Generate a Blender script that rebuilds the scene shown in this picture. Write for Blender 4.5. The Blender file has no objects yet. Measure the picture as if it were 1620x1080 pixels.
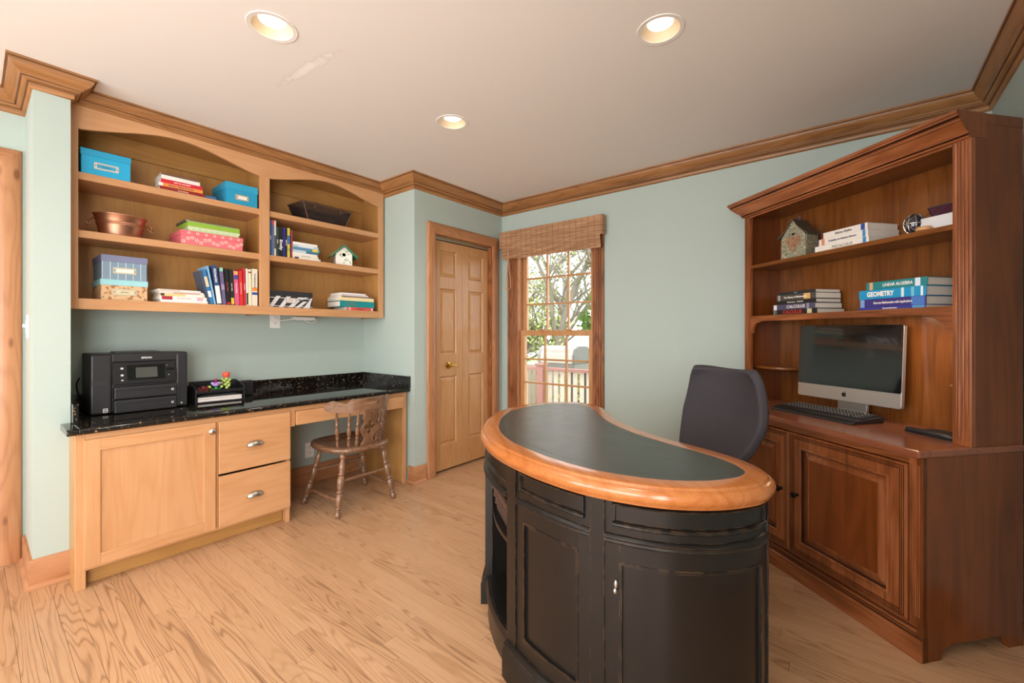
import bpy, bmesh, math, random
from mathutils import Vector, Matrix
random.seed(7)
PI = math.pi
R = math.radians
sc = bpy.context.scene
COL = sc.collection

# ------------------------------------------------------------------ camera, world, exposure
YAW = math.atan2(547.0, 685.0)
CAM_H = 1.21
cam_data = bpy.data.cameras.new('camera')
cam = bpy.data.objects.new('camera', cam_data)
COL.objects.link(cam)
cam.location = (0, 0, CAM_H)
cam.rotation_euler = (R(90), 0, YAW)
cam_data.sensor_width = 36.0
cam_data.lens = 685.0 / 1620.0 * 36.0
cam_data.shift_y = -14.0 / 1620.0
cam_data.clip_start = 0.02
sc.camera = cam

sc.view_settings.view_transform = 'Standard'
sc.view_settings.look = 'None'
sc.view_settings.gamma = 1.0
sc.view_settings.use_curve_mapping = False
sc.view_settings.exposure = -0.04

world = bpy.data.worlds.new('overcast_sky')
sc.world = world
world.use_nodes = True
wbg = world.node_tree.nodes['Background']
wbg.inputs['Color'].default_value = (0.97, 0.98, 1.0, 1)
SKY = 3.9
wbg.inputs['Strength'].default_value = SKY
CAN_GLOW = 3.0            # emission strength of every recessed can bulb
CAN_WATT = 13.0           # lamp inside every can
# fill lights added to brighten the alcove, behind three added windows out of view
def fill_light(name, loc, rot, w, h, watts):
    d = bpy.data.lights.new(name, 'AREA'); d.shape = 'RECTANGLE'; d.size = w; d.size_y = h; d.energy = watts; d.color = (1.0, .985, .96)
    o = bpy.data.objects.new(name, d); COL.objects.link(o); o.location = loc; o.rotation_euler = rot
fill_light('fill_lamp_rear', (-2.375, -2.36, 1.25), (R(90), 0, 0), 1.6, 1.95, 60)
fill_light('fill_lamp_rear', (-.525, -2.36, 1.25), (R(90), 0, 0), 1.6, 1.95, 60)
fill_light('fill_lamp_side', (.705, -1.175, 1.175), (R(90), 0, R(90)), 1.5, 2.0, 115)
sc.cycles.use_denoising = True
sc.cycles.max_bounces = 8
sc.cycles.diffuse_bounces = 5
sc.cycles.sample_clamp_indirect = 8.0

# ------------------------------------------------------------------ helpers
def lin(h):
    h = h.lstrip('#')
    v = [int(h[i:i + 2], 16) / 255.0 for i in (0, 2, 4)]
    return tuple((c / 12.92 if c <= 0.04045 else ((c + 0.055) / 1.055) ** 2.4) for c in v) + (1.0,)

MATS = {}
def plain(hexcol, rough=0.5, metal=0.0, name=None, bump=0.0, bscale=200, coat=0.0, spec=0.5, emit=None, estr=0.0, vary=0.0, vscale=6.0):
    key = ('plain', hexcol, rough, metal, bump, bscale, coat, spec, emit, estr, vary, vscale)
    if key in MATS: return MATS[key]
    m = bpy.data.materials.new(name or 'surface_' + hexcol.lstrip('#'))
    m.use_nodes = True
    nt = m.node_tree; b = nt.nodes['Principled BSDF']
    b.inputs['Base Color'].default_value = lin(hexcol)
    b.inputs['Roughness'].default_value = rough
    b.inputs['Metallic'].default_value = metal
    b.inputs['Specular IOR Level'].default_value = spec
    b.inputs['Coat Weight'].default_value = coat
    b.inputs['Coat Roughness'].default_value = 0.12
    if emit:
        b.inputs['Emission Color'].default_value = lin(emit)
        b.inputs['Emission Strength'].default_value = estr
    tc = None
    if bump > 0 or vary > 0:
        tc = nt.nodes.new('ShaderNodeTexCoord')
    if vary > 0:
        n = nt.nodes.new('ShaderNodeTexNoise'); n.inputs['Scale'].default_value = vscale; n.inputs['Detail'].default_value = 5
        nt.links.new(tc.outputs['Object'], n.inputs['Vector'])
        hs = nt.nodes.new('ShaderNodeHueSaturation'); hs.inputs['Color'].default_value = lin(hexcol)
        mr = nt.nodes.new('ShaderNodeMapRange'); mr.inputs['From Min'].default_value = .3; mr.inputs['From Max'].default_value = .7
        mr.inputs['To Min'].default_value = 1 - vary; mr.inputs['To Max'].default_value = 1 + vary
        nt.links.new(n.outputs['Fac'], mr.inputs['Value']); nt.links.new(mr.outputs['Result'], hs.inputs['Value'])
        nt.links.new(hs.outputs['Color'], b.inputs['Base Color'])
    if bump > 0:
        n2 = nt.nodes.new('ShaderNodeTexNoise'); n2.inputs['Scale'].default_value = bscale; n2.inputs['Detail'].default_value = 3
        nt.links.new(tc.outputs['Object'], n2.inputs['Vector'])
        bp = nt.nodes.new('ShaderNodeBump'); bp.inputs['Strength'].default_value = bump; bp.inputs['Distance'].default_value = 0.002
        nt.links.new(n2.outputs['Fac'], bp.inputs['Height']); nt.links.new(bp.outputs['Normal'], b.inputs['Normal'])
    MATS[key] = m
    return m

def ramp(nt, stops):
    r = nt.nodes.new('ShaderNodeValToRGB')
    e = r.color_ramp.elements
    while len(e) > len(stops): e.remove(e[-1])
    while len(e) < len(stops): e.new(0.5)
    for i, (p, c) in enumerate(stops):
        e[i].position = p; e[i].color = lin(c) if isinstance(c, str) else c
    return r

def math_node(nt, op, a=None, b=None, c=None):
    n = nt.nodes.new('ShaderNodeMath'); n.operation = op
    for i, v in enumerate((a, b, c)):
        if v is None: continue
        if isinstance(v, (int, float)): n.inputs[i].default_value = v
        else: nt.links.new(v, n.inputs[i])
    return n.outputs[0]

WOODS = {
    # light, mid, dark, ring frequency, ring strength, pore strength, roughness, coat, blotch
    'maple':  ('#CB9A6E', '#BF8A5C', '#A37146', 9, .25, .25, .36, .15, .45),
    'maple_deep': ('#BD8D52', '#AC7B41', '#906534', 9, .25, .25, .4, .1, .5),
    'pine':   ('#B9835A', '#A8714A', '#7E4F2F', 12, .45, .35, .42, .1, .5),
    'pine_door': ('#C29364', '#B68352', '#96653A', 12, .4, .45, .38, .15, .4),
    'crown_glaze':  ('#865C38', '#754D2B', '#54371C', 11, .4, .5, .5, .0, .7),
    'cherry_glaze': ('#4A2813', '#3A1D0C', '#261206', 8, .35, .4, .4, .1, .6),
    'crown':  ('#AB7A4C', '#99683C', '#714A27', 11, .4, .5, .42, .1, .7),
    'casing_dark': ('#A3683C', '#8A5128', '#5A3116', 14, .75, .4, .35, .2, .6),
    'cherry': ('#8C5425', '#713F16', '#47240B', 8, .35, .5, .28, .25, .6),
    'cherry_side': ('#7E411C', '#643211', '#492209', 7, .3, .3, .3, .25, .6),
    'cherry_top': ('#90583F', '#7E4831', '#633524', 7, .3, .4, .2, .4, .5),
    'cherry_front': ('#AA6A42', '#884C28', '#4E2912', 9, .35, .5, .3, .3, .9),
    'rim':    ('#BE7A45', '#AC642F', '#86481C', 8, .3, .35, .22, .5, .6),
    'oak_chair': ('#8A664C', '#74533D', '#493324', 16, .55, .6, .28, .3, .5),
}
def wood(kind, axis='Z', knots=False):
    key = ('wood', kind, axis, knots)
    if key in MATS: return MATS[key]
    c1, c2, c3, rf, rs, ps, rough, coat, blotch = WOODS[kind]
    m = bpy.data.materials.new('%s_wood_%s' % (kind, axis.lower())); m.use_nodes = True
    nt = m.node_tree; L = nt.links; b = nt.nodes['Principled BSDF']
    tc = nt.nodes.new('ShaderNodeTexCoord'); oi = nt.nodes.new('ShaderNodeObjectInfo')
    add = nt.nodes.new('ShaderNodeVectorMath'); add.operation = 'ADD'
    off = nt.nodes.new('ShaderNodeVectorMath'); off.operation = 'SCALE'; off.inputs[0].default_value = (13.7, 7.3, 5.1)
    L.new(oi.outputs['Random'], off.inputs['Scale'])
    L.new(tc.outputs['Object'], add.inputs[0]); L.new(off.outputs[0], add.inputs[1])
    def mapped(along, across):
        mp = nt.nodes.new('ShaderNodeMapping'); s = [across] * 3; s['XYZ'.index(axis)] = along
        mp.inputs['Scale'].default_value = s; L.new(add.outputs[0], mp.inputs['Vector']); return mp.outputs[0]
    n1 = nt.nodes.new('ShaderNodeTexNoise'); n1.inputs['Scale'].default_value = 1; n1.inputs['Detail'].default_value = 1.5
    L.new(mapped(0.9, 7.0), n1.inputs['Vector'])
    ring = math_node(nt, 'SINE', math_node(nt, 'MULTIPLY', n1.outputs['Fac'], rf * 6.28))
    ring = math_node(nt, 'MULTIPLY_ADD', ring, 0.5, 0.5)
    ring = math_node(nt, 'POWER', ring, 2.5)
    n2 = nt.nodes.new('ShaderNodeTexNoise'); n2.inputs['Scale'].default_value = 1; n2.inputs['Detail'].default_value = 4
    L.new(mapped(5, 160), n2.inputs['Vector'])
    pore = nt.nodes.new('ShaderNodeMapRange'); pore.inputs['From Min'].default_value = .42; pore.inputs['From Max'].default_value = .75
    L.new(n2.outputs['Fac'], pore.inputs['Value'])
    n3 = nt.nodes.new('ShaderNodeTexNoise'); n3.inputs['Scale'].default_value = 1; n3.inputs['Detail'].default_value = 3
    L.new(mapped(2.0, 6.0), n3.inputs['Vector'])
    bl = nt.nodes.new('ShaderNodeMapRange'); bl.inputs['From Min'].default_value = .3; bl.inputs['From Max'].default_value = .7
    bl.inputs['To Max'].default_value = blotch
    L.new(n3.outputs['Fac'], bl.inputs['Value'])
    v = math_node(nt, 'MULTIPLY', ring, rs)
    v = math_node(nt, 'ADD', v, math_node(nt, 'MULTIPLY', pore.outputs[0], ps))
    v = math_node(nt, 'ADD', v, bl.outputs[0])
    v = math_node(nt, 'MULTIPLY', v, 0.62)
    if knots:
        vo = nt.nodes.new('ShaderNodeTexVoronoi'); vo.inputs['Scale'].default_value = 1
        L.new(mapped(3.2, 9.0), vo.inputs['Vector'])
        kn = nt.nodes.new('ShaderNodeMapRange'); kn.inputs['From Min'].default_value = .05; kn.inputs['From Max'].default_value = .13
        kn.inputs['To Min'].default_value = .8; kn.inputs['To Max'].default_value = 0
        L.new(vo.outputs['Distance'], kn.inputs['Value'])
        v = math_node(nt, 'ADD', v, kn.outputs[0])
    r = ramp(nt, [(0.0, c1), (.45, c2), (1.0, c3)])
    L.new(v, r.inputs['Fac']); L.new(r.outputs['Color'], b.inputs['Base Color'])
    b.inputs['Roughness'].default_value = rough
    b.inputs['Coat Weight'].default_value = coat; b.inputs['Coat Roughness'].default_value = 0.15
    bp = nt.nodes.new('ShaderNodeBump'); bp.inputs['Strength'].default_value = .12; bp.inputs['Distance'].default_value = .001; bp.invert = True
    L.new(v, bp.inputs['Height']); L.new(bp.outputs['Normal'], b.inputs['Normal'])
    MATS[key] = m
    return m

def oak_floor():
    m = bpy.data.materials.new('oak_floor'); m.use_nodes = True
    nt = m.node_tree; L = nt.links; b = nt.nodes['Principled BSDF']
    ge = nt.nodes.new('ShaderNodeNewGeometry'); oi = nt.nodes.new('ShaderNodeObjectInfo')
    off = nt.nodes.new('ShaderNodeVectorMath'); off.operation = 'SCALE'; off.inputs[0].default_value = (31.7, 17.3, 45.1)
    L.new(oi.outputs['Random'], off.inputs['Scale'])
    add = nt.nodes.new('ShaderNodeVectorMath'); add.operation = 'ADD'
    L.new(ge.outputs['Position'], add.inputs[0]); L.new(off.outputs[0], add.inputs[1])
    def mapped(x, y):
        mp = nt.nodes.new('ShaderNodeMapping'); mp.inputs['Scale'].default_value = (x, y, 1)
        L.new(add.outputs[0], mp.inputs['Vector']); return mp.outputs[0]
    n1 = nt.nodes.new('ShaderNodeTexNoise'); n1.inputs['Scale'].default_value = 1; n1.inputs['Detail'].default_value = 2.2; n1.inputs['Roughness'].default_value = .35
    L.new(mapped(.8, 10.0), n1.inputs['Vector'])
    ring = math_node(nt, 'SINE', math_node(nt, 'MULTIPLY', n1.outputs['Fac'], 140.0))
    ring = math_node(nt, 'MULTIPLY_ADD', ring, 0.5, 0.5)
    ring = math_node(nt, 'POWER', ring, 4.0)
    # strength of the cathedral figure differs from board to board
    rr = nt.nodes.new('ShaderNodeMapRange'); rr.inputs['From Min'].default_value = .1; rr.inputs['From Max'].default_value = .9
    rr.inputs['To Min'].default_value = .10; rr.inputs['To Max'].default_value = .52
    frac = math_node(nt, 'FRACT', math_node(nt, 'MULTIPLY', oi.outputs['Random'], 17.31)); L.new(frac, rr.inputs['Value'])
    n2 = nt.nodes.new('ShaderNodeTexNoise'); n2.inputs['Scale'].default_value = 1; n2.inputs['Detail'].default_value = 4
    L.new(mapped(7, 420), n2.inputs['Vector'])
    pore = nt.nodes.new('ShaderNodeMapRange'); pore.inputs['From Min'].default_value = .45; pore.inputs['From Max'].default_value = .8
    L.new(n2.outputs['Fac'], pore.inputs['Value'])
    n3 = nt.nodes.new('ShaderNodeTexNoise'); n3.inputs['Scale'].default_value = 1; n3.inputs['Detail'].default_value = 2
    L.new(mapped(1.2, 5), n3.inputs['Vector'])
    v = math_node(nt, 'MULTIPLY', ring, rr.outputs[0])
    v = math_node(nt, 'ADD', v, math_node(nt, 'MULTIPLY', pore.outputs[0], .35))
    tone = math_node(nt, 'FRACT', math_node(nt, 'MULTIPLY', oi.outputs['Random'], 5.77))
    v = math_node(nt, 'ADD', v, math_node(nt, 'MULTIPLY', tone, .16))
    v = math_node(nt, 'ADD', v, math_node(nt, 'MULTIPLY_ADD', n3.outputs['Fac'], .3, -.12))
    r = ramp(nt, [(0.0, '#C69D79'), (.4, '#B38964'), (1.0, '#6E4F3B')])
    L.new(v, r.inputs['Fac']); L.new(r.outputs['Color'], b.inputs['Base Color'])
    b.inputs['Roughness'].default_value = .33; b.inputs['Coat Weight'].default_value = .15; b.inputs['Coat Roughness'].default_value = .2
    bp = nt.nodes.new('ShaderNodeBump'); bp.inputs['Strength'].default_value = .1; bp.inputs['Distance'].default_value = .001; bp.invert = True
    L.new(v, bp.inputs['Height']); L.new(bp.outputs['Normal'], b.inputs['Normal'])
    return m

def granite():
    if 'granite' in MATS: return MATS['granite']
    m = bpy.data.materials.new('black_granite'); m.use_nodes = True
    nt = m.node_tree; L = nt.links; b = nt.nodes['Principled BSDF']
    tc = nt.nodes.new('ShaderNodeTexCoord')
    n = nt.nodes.new('ShaderNodeTexNoise'); n.inputs['Scale'].default_value = 75; n.inputs['Detail'].default_value = 3; n.inputs['Roughness'].default_value = .6
    v = nt.nodes.new('ShaderNodeTexVoronoi'); v.inputs['Scale'].default_value = 95
    L.new(tc.outputs['Object'], n.inputs['Vector']); L.new(tc.outputs['Object'], v.inputs['Vector'])
    s = math_node(nt, 'MULTIPLY_ADD', v.outputs['Distance'], -.18, n.outputs['Fac'])
    r = ramp(nt, [(0.40, '#0E0D0C'), (.50, '#1D1916'), (.56, '#483B2D'), (.66, '#A08A68')])
    L.new(s, r.inputs['Fac']); L.new(r.outputs['Color'], b.inputs['Base Color'])
    b.inputs['Roughness'].default_value = .07; b.inputs['IOR'].default_value = 1.55
    MATS['granite'] = m
    return m

def worn_black():
    """black paint with brown wear spots"""
    if 'worn' in MATS: return MATS['worn']
    m = bpy.data.materials.new('distressed_black_paint'); m.use_nodes = True
    nt = m.node_tree; L = nt.links; b = nt.nodes['Principled BSDF']
    tc = nt.nodes.new('ShaderNodeTexCoord')
    n = nt.nodes.new('ShaderNodeTexNoise'); n.inputs['Scale'].default_value = 26; n.inputs['Detail'].default_value = 6; n.inputs['Roughness'].default_value = .7
    L.new(tc.outputs['Object'], n.inputs['Vector'])
    r = ramp(nt, [(0.0, '#110F0E'), (.66, '#171412'), (.76, '#2C221B'), (.84, '#8E6A49')])
    ge = nt.nodes.new('ShaderNodeNewGeometry'); bv = nt.nodes.new('ShaderNodeBevel'); bv.samples = 4; bv.inputs['Radius'].default_value = .004
    dt = nt.nodes.new('ShaderNodeVectorMath'); dt.operation = 'DOT_PRODUCT'
    L.new(ge.outputs['Normal'], dt.inputs[0]); L.new(bv.outputs['Normal'], dt.inputs[1])
    n5 = nt.nodes.new('ShaderNodeTexNoise'); n5.inputs['Scale'].default_value = 34; n5.inputs['Detail'].default_value = 5; L.new(tc.outputs['Object'], n5.inputs['Vector'])
    ew = nt.nodes.new('ShaderNodeMapRange'); ew.inputs['From Min'].default_value = .985; ew.inputs['From Max'].default_value = .80; ew.inputs['To Max'].default_value = .62
    L.new(dt.outputs['Value'], ew.inputs['Value'])
    wear = math_node(nt, 'MULTIPLY', ew.outputs[0], math_node(nt, 'GREATER_THAN', n5.outputs['Fac'], .52))
    fac = math_node(nt, 'MAXIMUM', n.outputs['Fac'], math_node(nt, 'MULTIPLY_ADD', wear, 1.3, 0))
    L.new(fac, r.inputs['Fac']); L.new(r.outputs['Color'], b.inputs['Base Color'])
    b.inputs['Roughness'].default_value = .30; b.inputs['Specular IOR Level'].default_value = .42
    MATS['worn'] = m
    return m

def leather():
    m = bpy.data.materials.new('dark_green_leather'); m.use_nodes = True
    nt = m.node_tree; L = nt.links; b = nt.nodes['Principled BSDF']
    tc = nt.nodes.new('ShaderNodeTexCoord')
    n = nt.nodes.new('ShaderNodeTexNoise'); n.inputs['Scale'].default_value = 14; n.inputs['Detail'].default_value = 6
    L.new(tc.outputs['Object'], n.inputs['Vector'])
    r = ramp(nt, [(.3, '#1E211C'), (.7, '#32352C')]); L.new(n.outputs['Fac'], r.inputs['Fac'])
    L.new(r.outputs['Color'], b.inputs['Base Color'])
    rr = nt.nodes.new('ShaderNodeMapRange'); rr.inputs['To Min'].default_value = .24; rr.inputs['To Max'].default_value = .40; b.inputs['Specular IOR Level'].default_value = .8
    L.new(n.outputs['Fac'], rr.inputs['Value']); L.new(rr.outputs[0], b.inputs['Roughness'])
    v = nt.nodes.new('ShaderNodeTexVoronoi'); v.inputs['Scale'].default_value = 260; L.new(tc.outputs['Object'], v.inputs['Vector'])
    bp = nt.nodes.new('ShaderNodeBump'); bp.inputs['Strength'].default_value = .15; bp.inputs['Distance'].default_value = .0008
    L.new(v.outputs['Distance'], bp.inputs['Height']); L.new(bp.outputs['Normal'], b.inputs['Normal'])
    return m

def pattern(kind, base, ink, scale=60, rough=.6):
    key = ('pat', kind, base, ink, scale)
    if key in MATS: return MATS[key]
    m = bpy.data.materials.new('%s_print' % kind); m.use_nodes = True
    nt = m.node_tree; L = nt.links; b = nt.nodes['Principled BSDF']
    tc = nt.nodes.new('ShaderNodeTexCoord')
    if kind == 'flower':
        v = nt.nodes.new('ShaderNodeTexVoronoi'); v.inputs['Scale'].default_value = scale; v.voronoi_dimensions = '3D'
        L.new(tc.outputs['Object'], v.inputs['Vector'])
        r = ramp(nt, [(0.0, base), (.12, base), (.16, ink), (.30, ink), (.34, base)])
        L.new(v.outputs['Distance'], r.inputs['Fac'])
    elif kind == 'lattice':
        w1 = nt.nodes.new('ShaderNodeTexWave'); w1.inputs['Scale'].default_value = scale; w1.bands_direction = 'DIAGONAL'; w1.inputs['Distortion'].default_value = 1.2
        L.new(tc.outputs['Object'], w1.inputs['Vector'])
        r = ramp(nt, [(.35, base), (.6, ink)]); L.new(w1.outputs['Fac'], r.inputs['Fac'])
    else:
        n = nt.nodes.new('ShaderNodeTexNoise'); n.inputs['Scale'].default_value = scale; n.inputs['Detail'].default_value = 3
        L.new(tc.outputs['Object'], n.inputs['Vector'])
        r = ramp(nt, [(.40, base), (.52, base), (.60, ink)]); L.new(n.outputs['Fac'], r.inputs['Fac'])
    L.new(r.outputs['Color'], b.inputs['Base Color']); b.inputs['Roughness'].default_value = rough
    MATS[key] = m
    return m

def paper_edge():
    """leaf edges of a closed book: fine lines"""
    if 'paper' in MATS: return MATS['paper']
    m = bpy.data.materials.new('paper_edges'); m.use_nodes = True
    nt = m.node_tree; L = nt.links; b = nt.nodes['Principled BSDF']
    tc = nt.nodes.new('ShaderNodeTexCoord')
    w = nt.nodes.new('ShaderNodeTexWave'); w.bands_direction = 'Z'; w.inputs['Scale'].default_value = 220; w.inputs['Distortion'].default_value = 2
    L.new(tc.outputs['Object'], w.inputs['Vector'])
    r = ramp(nt, [(0, '#DCD4C6'), (1, '#F1ECE2')]); L.new(w.outputs['Fac'], r.inputs['Fac'])
    L.new(r.outputs['Color'], b.inputs['Base Color']); b.inputs['Roughness'].default_value = .8
    MATS['paper'] = m
    return m

def glass_pane():
    if 'glass' in MATS: return MATS['glass']
    m = bpy.data.materials.new('window_glass'); m.use_nodes = True
    nt = m.node_tree; L = nt.links; nt.nodes.remove(nt.nodes['Principled BSDF'])
    out = nt.nodes['Material Output']
    t = nt.nodes.new('ShaderNodeBsdfTransparent'); t.inputs['Color'].default_value = (.97, .985, .98, 1)
    g = nt.nodes.new('ShaderNodeBsdfGlossy'); g.inputs['Roughness'].default_value = .01
    fr = nt.nodes.new('ShaderNodeFresnel'); fr.inputs['IOR'].default_value = 1.45
    mx = nt.nodes.new('ShaderNodeMixShader')
    L.new(fr.outputs[0], mx.inputs[0]); L.new(t.outputs[0], mx.inputs[1]); L.new(g.outputs[0], mx.inputs[2]); L.new(mx.outputs[0], out.inputs['Surface'])
    MATS['glass'] = m
    return m

class MB:
    """collects shapes and links them as one mesh object"""
    def __init__(s): s.v = []; s.f = []
    def add(s, vs, fs):
        o = len(s.v); s.v += [tuple(v) for v in vs]; s.f += [tuple(i + o for i in f) for f in fs]; return s
    def box(s, x0, y0, z0, x1, y1, z1):
        if x0 > x1: x0, x1 = x1, x0
        if y0 > y1: y0, y1 = y1, y0
        if z0 > z1: z0, z1 = z1, z0
        return s.add([(x0, y0, z0), (x1, y0, z0), (x1, y1, z0), (x0, y1, z0), (x0, y0, z1), (x1, y0, z1), (x1, y1, z1), (x0, y1, z1)],
                     [(3, 2, 1, 0), (4, 5, 6, 7), (0, 1, 5, 4), (1, 2, 6, 5), (2, 3, 7, 6), (3, 0, 4, 7)])
    def prism(s, poly, axis, a, b):
        """polygon in the two other axes (cyclic order), extruded along axis from a to b"""
        i = 'xyz'.index(axis); n = len(poly)
        def p(q, t):
            w = [0, 0, 0]; w[i] = t; w[(i + 1) % 3] = q[0]; w[(i + 2) % 3] = q[1]; return tuple(w)
        return s.add([p(q, a) for q in poly] + [p(q, b) for q in poly],
                     [tuple(range(n))[::-1], tuple(range(n, 2 * n))] + [(k, (k + 1) % n, (k + 1) % n + n, k + n) for k in range(n)])
    def lathe(s, prof, n=20, c=(0, 0, 0), mat=None):
        """profile of (radius, height) about z"""
        vs = []; fs = []; m = len(prof)
        for r, z in prof:
            for k in range(n):
                a = 2 * PI * k / n; vs.append((c[0] + r * math.cos(a), c[1] + r * math.sin(a), c[2] + z))
        for j in range(m - 1):
            for k in range(n):
                fs.append((j * n + k, j * n + (k + 1) % n, (j + 1) * n + (k + 1) % n, (j + 1) * n + k))
        fs.append(tuple(range(n))[::-1]); fs.append(tuple(range((m - 1) * n, m * n)))
        if mat is not None: vs = [tuple(mat @ Vector(v)) for v in vs]
        return s.add(vs, fs)
    def turned(s, p, q, prof, n=14):
        """lathe along the segment p-q, profile of (fraction, radius)"""
        p = Vector(p); q = Vector(q); d = q - p; ln = d.length
        mt = Matrix.Translation(p) @ d.to_track_quat('Z', 'Y').to_matrix().to_4x4()
        return s.lathe([(r, t * ln) for t, r in prof], n, (0, 0, 0), mt)
    def tube(s, pts, rad, n=8, closed=False):
        pts = [Vector(p) for p in pts]; N = len(pts)
        rads = rad if isinstance(rad, (list, tuple)) else [rad] * N
        vs = []; fs = []; up = None
        for i, p in enumerate(pts):
            a = pts[i - 1] if (i > 0 or closed) else p
            b = pts[(i + 1) % N] if (i < N - 1 or closed) else p
            t = (b - a).normalized()
            if up is None: up = Vector((0, 0, 1)) if abs(t.z) < .9 else Vector((1, 0, 0))
            x = t.cross(up).normalized(); up = x.cross(t).normalized()
            for k in range(n):
                an = 2 * PI * k / n
                vs.append(tuple(p + (x * math.cos(an) + up * math.sin(an)) * rads[i]))
        for i in range(N - (0 if closed else 1)):
            j = (i + 1) % N
            for k in range(n): fs.append((i * n + k, i * n + (k + 1) % n, j * n + (k + 1) % n, j * n + k))
        if not closed:
            fs.append(tuple(range(n))[::-1]); fs.append(tuple(range((N - 1) * n, N * n)))
        return s.add(vs, fs)
    def sweep(s, prof, path, side=1, closed=False):
        """profile (out, z) swept along a plan polyline with mitred corners; out grows to the left of travel when side=1"""
        N = len(path); P = [Vector((p[0], p[1])) for p in path]; m = len(prof); vs = []; fs = []
        for i in range(N):
            d0 = (P[i] - P[i - 1]).normalized() if (i > 0 or closed) else None
            d1 = (P[(i + 1) % N] - P[i]).normalized() if (i < N - 1 or closed) else None
            n0 = Vector((-d0.y, d0.x)) * side if d0 is not None else None
            n1 = Vector((-d1.y, d1.x)) * side if d1 is not None else None
            if n0 is None: mt = n1
            elif n1 is None: mt = n0
            else:
                mt = (n0 + n1); mt = mt / max(mt.dot(n1), 1e-6)
            for o, z in prof: q = P[i] + mt * o; vs.append((q.x, q.y, z))
        for i in range(N - (0 if closed else 1)):
            j = (i + 1) % N
            for k in range(m):
                k2 = (k + 1) % m; f = (i * m + k, j * m + k, j * m + k2, i * m + k2); fs.append(f if side == 1 else f[::-1])
        if not closed:
            fs.append(tuple(range(m))); fs.append(tuple(range((N - 1) * m, N * m))[::-1])
        return s.add(vs, fs)
    def sphere(s, c, r, n=16, sx=1, sy=1, sz=1):
        prof = [(max(1e-4, r * math.sin(PI * k / n)), -r * math.cos(PI * k / n)) for k in range(n + 1)]
        o = len(s.v); s.lathe(prof, n * 2)
        for i in range(o, len(s.v)):
            v = s.v[i]; s.v[i] = (c[0] + v[0] * sx, c[1] + v[1] * sy, c[2] + v[2] * sz)
        return s
    def xf(s, mt):
        s.v = [tuple(mt @ Vector(v)) for v in s.v]; return s
    def mesh(s, name):
        me = bpy.data.meshes.new(name); me.from_pydata(s.v, [], s.f)
        bm = bmesh.new(); bm.from_mesh(me); bmesh.ops.recalc_face_normals(bm, faces=bm.faces); bm.to_mesh(me); bm.free()
        return me
    def build(s, name, mat, parent=None, bevel=0.0, smooth=False, seg=2, ang=40, loc=None, rot=None):
        return link(name, s.mesh(name), mat, parent, bevel, smooth, seg, ang, loc, rot)

def link(name, me, mat, parent=None, bevel=0.0, smooth=False, seg=2, ang=40, loc=None, rot=None):
    if mat is not None and not me.materials: me.materials.append(mat)
    o = bpy.data.objects.new(name, me); COL.objects.link(o)
    if parent is not None: o.parent = parent
    if loc is not None: o.location = loc
    if rot is not None: o.rotation_euler = rot
    if smooth:
        me.polygons.foreach_set('use_smooth', [True] * len(me.polygons)); me.set_sharp_from_angle(angle=R(ang))
    if bevel > 0:
        b = o.modifiers.new('edge', 'BEVEL'); b.width = bevel; b.segments = seg; b.limit_method = 'ANGLE'; b.angle_limit = R(35)
    return o

def tag(o, label=None, cat=None, group=None, kind=None):
    if label: o['label'] = label
    if cat: o['category'] = cat
    if group: o['group'] = group
    if kind: o['kind'] = kind
    return o

def thing(name, label, cat, loc=(0, 0, 0), rz=0.0, group=None, rot=None):
    o = bpy.data.objects.new(name, None); COL.objects.link(o)
    o.empty_display_size = .05
    o.location = loc; o.rotation_euler = rot if rot is not None else (0, 0, rz)
    return tag(o, label, cat, group)

def struct(name, mb, mat, parent=None, bevel=0.0, smooth=False, label=None):
    o = mb.build(name, mat, parent, bevel, smooth)
    if parent is None: o['kind'] = 'structure'
    if label: o['label'] = label
    return o

def plate(name, outlines, thick, mat, parent=None, bevel=0.0, to=None, smooth=False):
    """flat plate from closed 2D outlines (later ones are holes); local x,y -> placed by matrix to; thickness along +z"""
    cu = bpy.data.curves.new(name, 'CURVE'); cu.dimensions = '2D'; cu.fill_mode = 'BOTH'
    cu.extrude = max(thick / 2 - bevel, 1e-5); cu.bevel_depth = bevel; cu.bevel_resolution = 1; cu.offset = -bevel
    for pts in outlines:
        sp = cu.splines.new('POLY'); sp.points.add(len(pts) - 1)
        for p, q in zip(sp.points, pts): p.co = (q[0], q[1], 0, 1)
        sp.use_cyclic_u = True
    ob = bpy.data.objects.new(name, cu); COL.objects.link(ob)
    dg = bpy.context.evaluated_depsgraph_get(); me = bpy.data.meshes.new_from_object(ob.evaluated_get(dg))
    bpy.data.objects.remove(ob); bpy.data.curves.remove(cu)
    me.transform(Matrix.Translation((0, 0, thick / 2)))
    if to is not None: me.transform(to)
    me.materials.clear(); me.name = name
    return link(name, me, mat, parent, smooth=smooth)

def lettering(text, size, mat, parent, to, name='lettering', width=None, depth=.0003, bold=0.0, shear=0.0):
    """flat printed text; local text plane x right, y up"""
    cu = bpy.data.curves.new(name, 'FONT'); cu.body = text; cu.size = size; cu.align_x = 'CENTER'; cu.align_y = 'CENTER'
    cu.extrude = depth; cu.offset = bold; cu.shear = shear; cu.resolution_u = 3
    ob = bpy.data.objects.new(name, cu); COL.objects.link(ob)
    dg = bpy.context.evaluated_depsgraph_get(); me = bpy.data.meshes.new_from_object(ob.evaluated_get(dg))
    bpy.data.objects.remove(ob); bpy.data.curves.remove(cu)
    if width and len(me.vertices):
        xs = [v.co.x for v in me.vertices]; w = max(xs) - min(xs)
        if w > 0: me.transform(Matrix.Diagonal((width / w, 1, 1, 1)))
    me.transform(to); me.materials.clear(); me.name = name
    return link(name, me, mat, parent)

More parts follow.
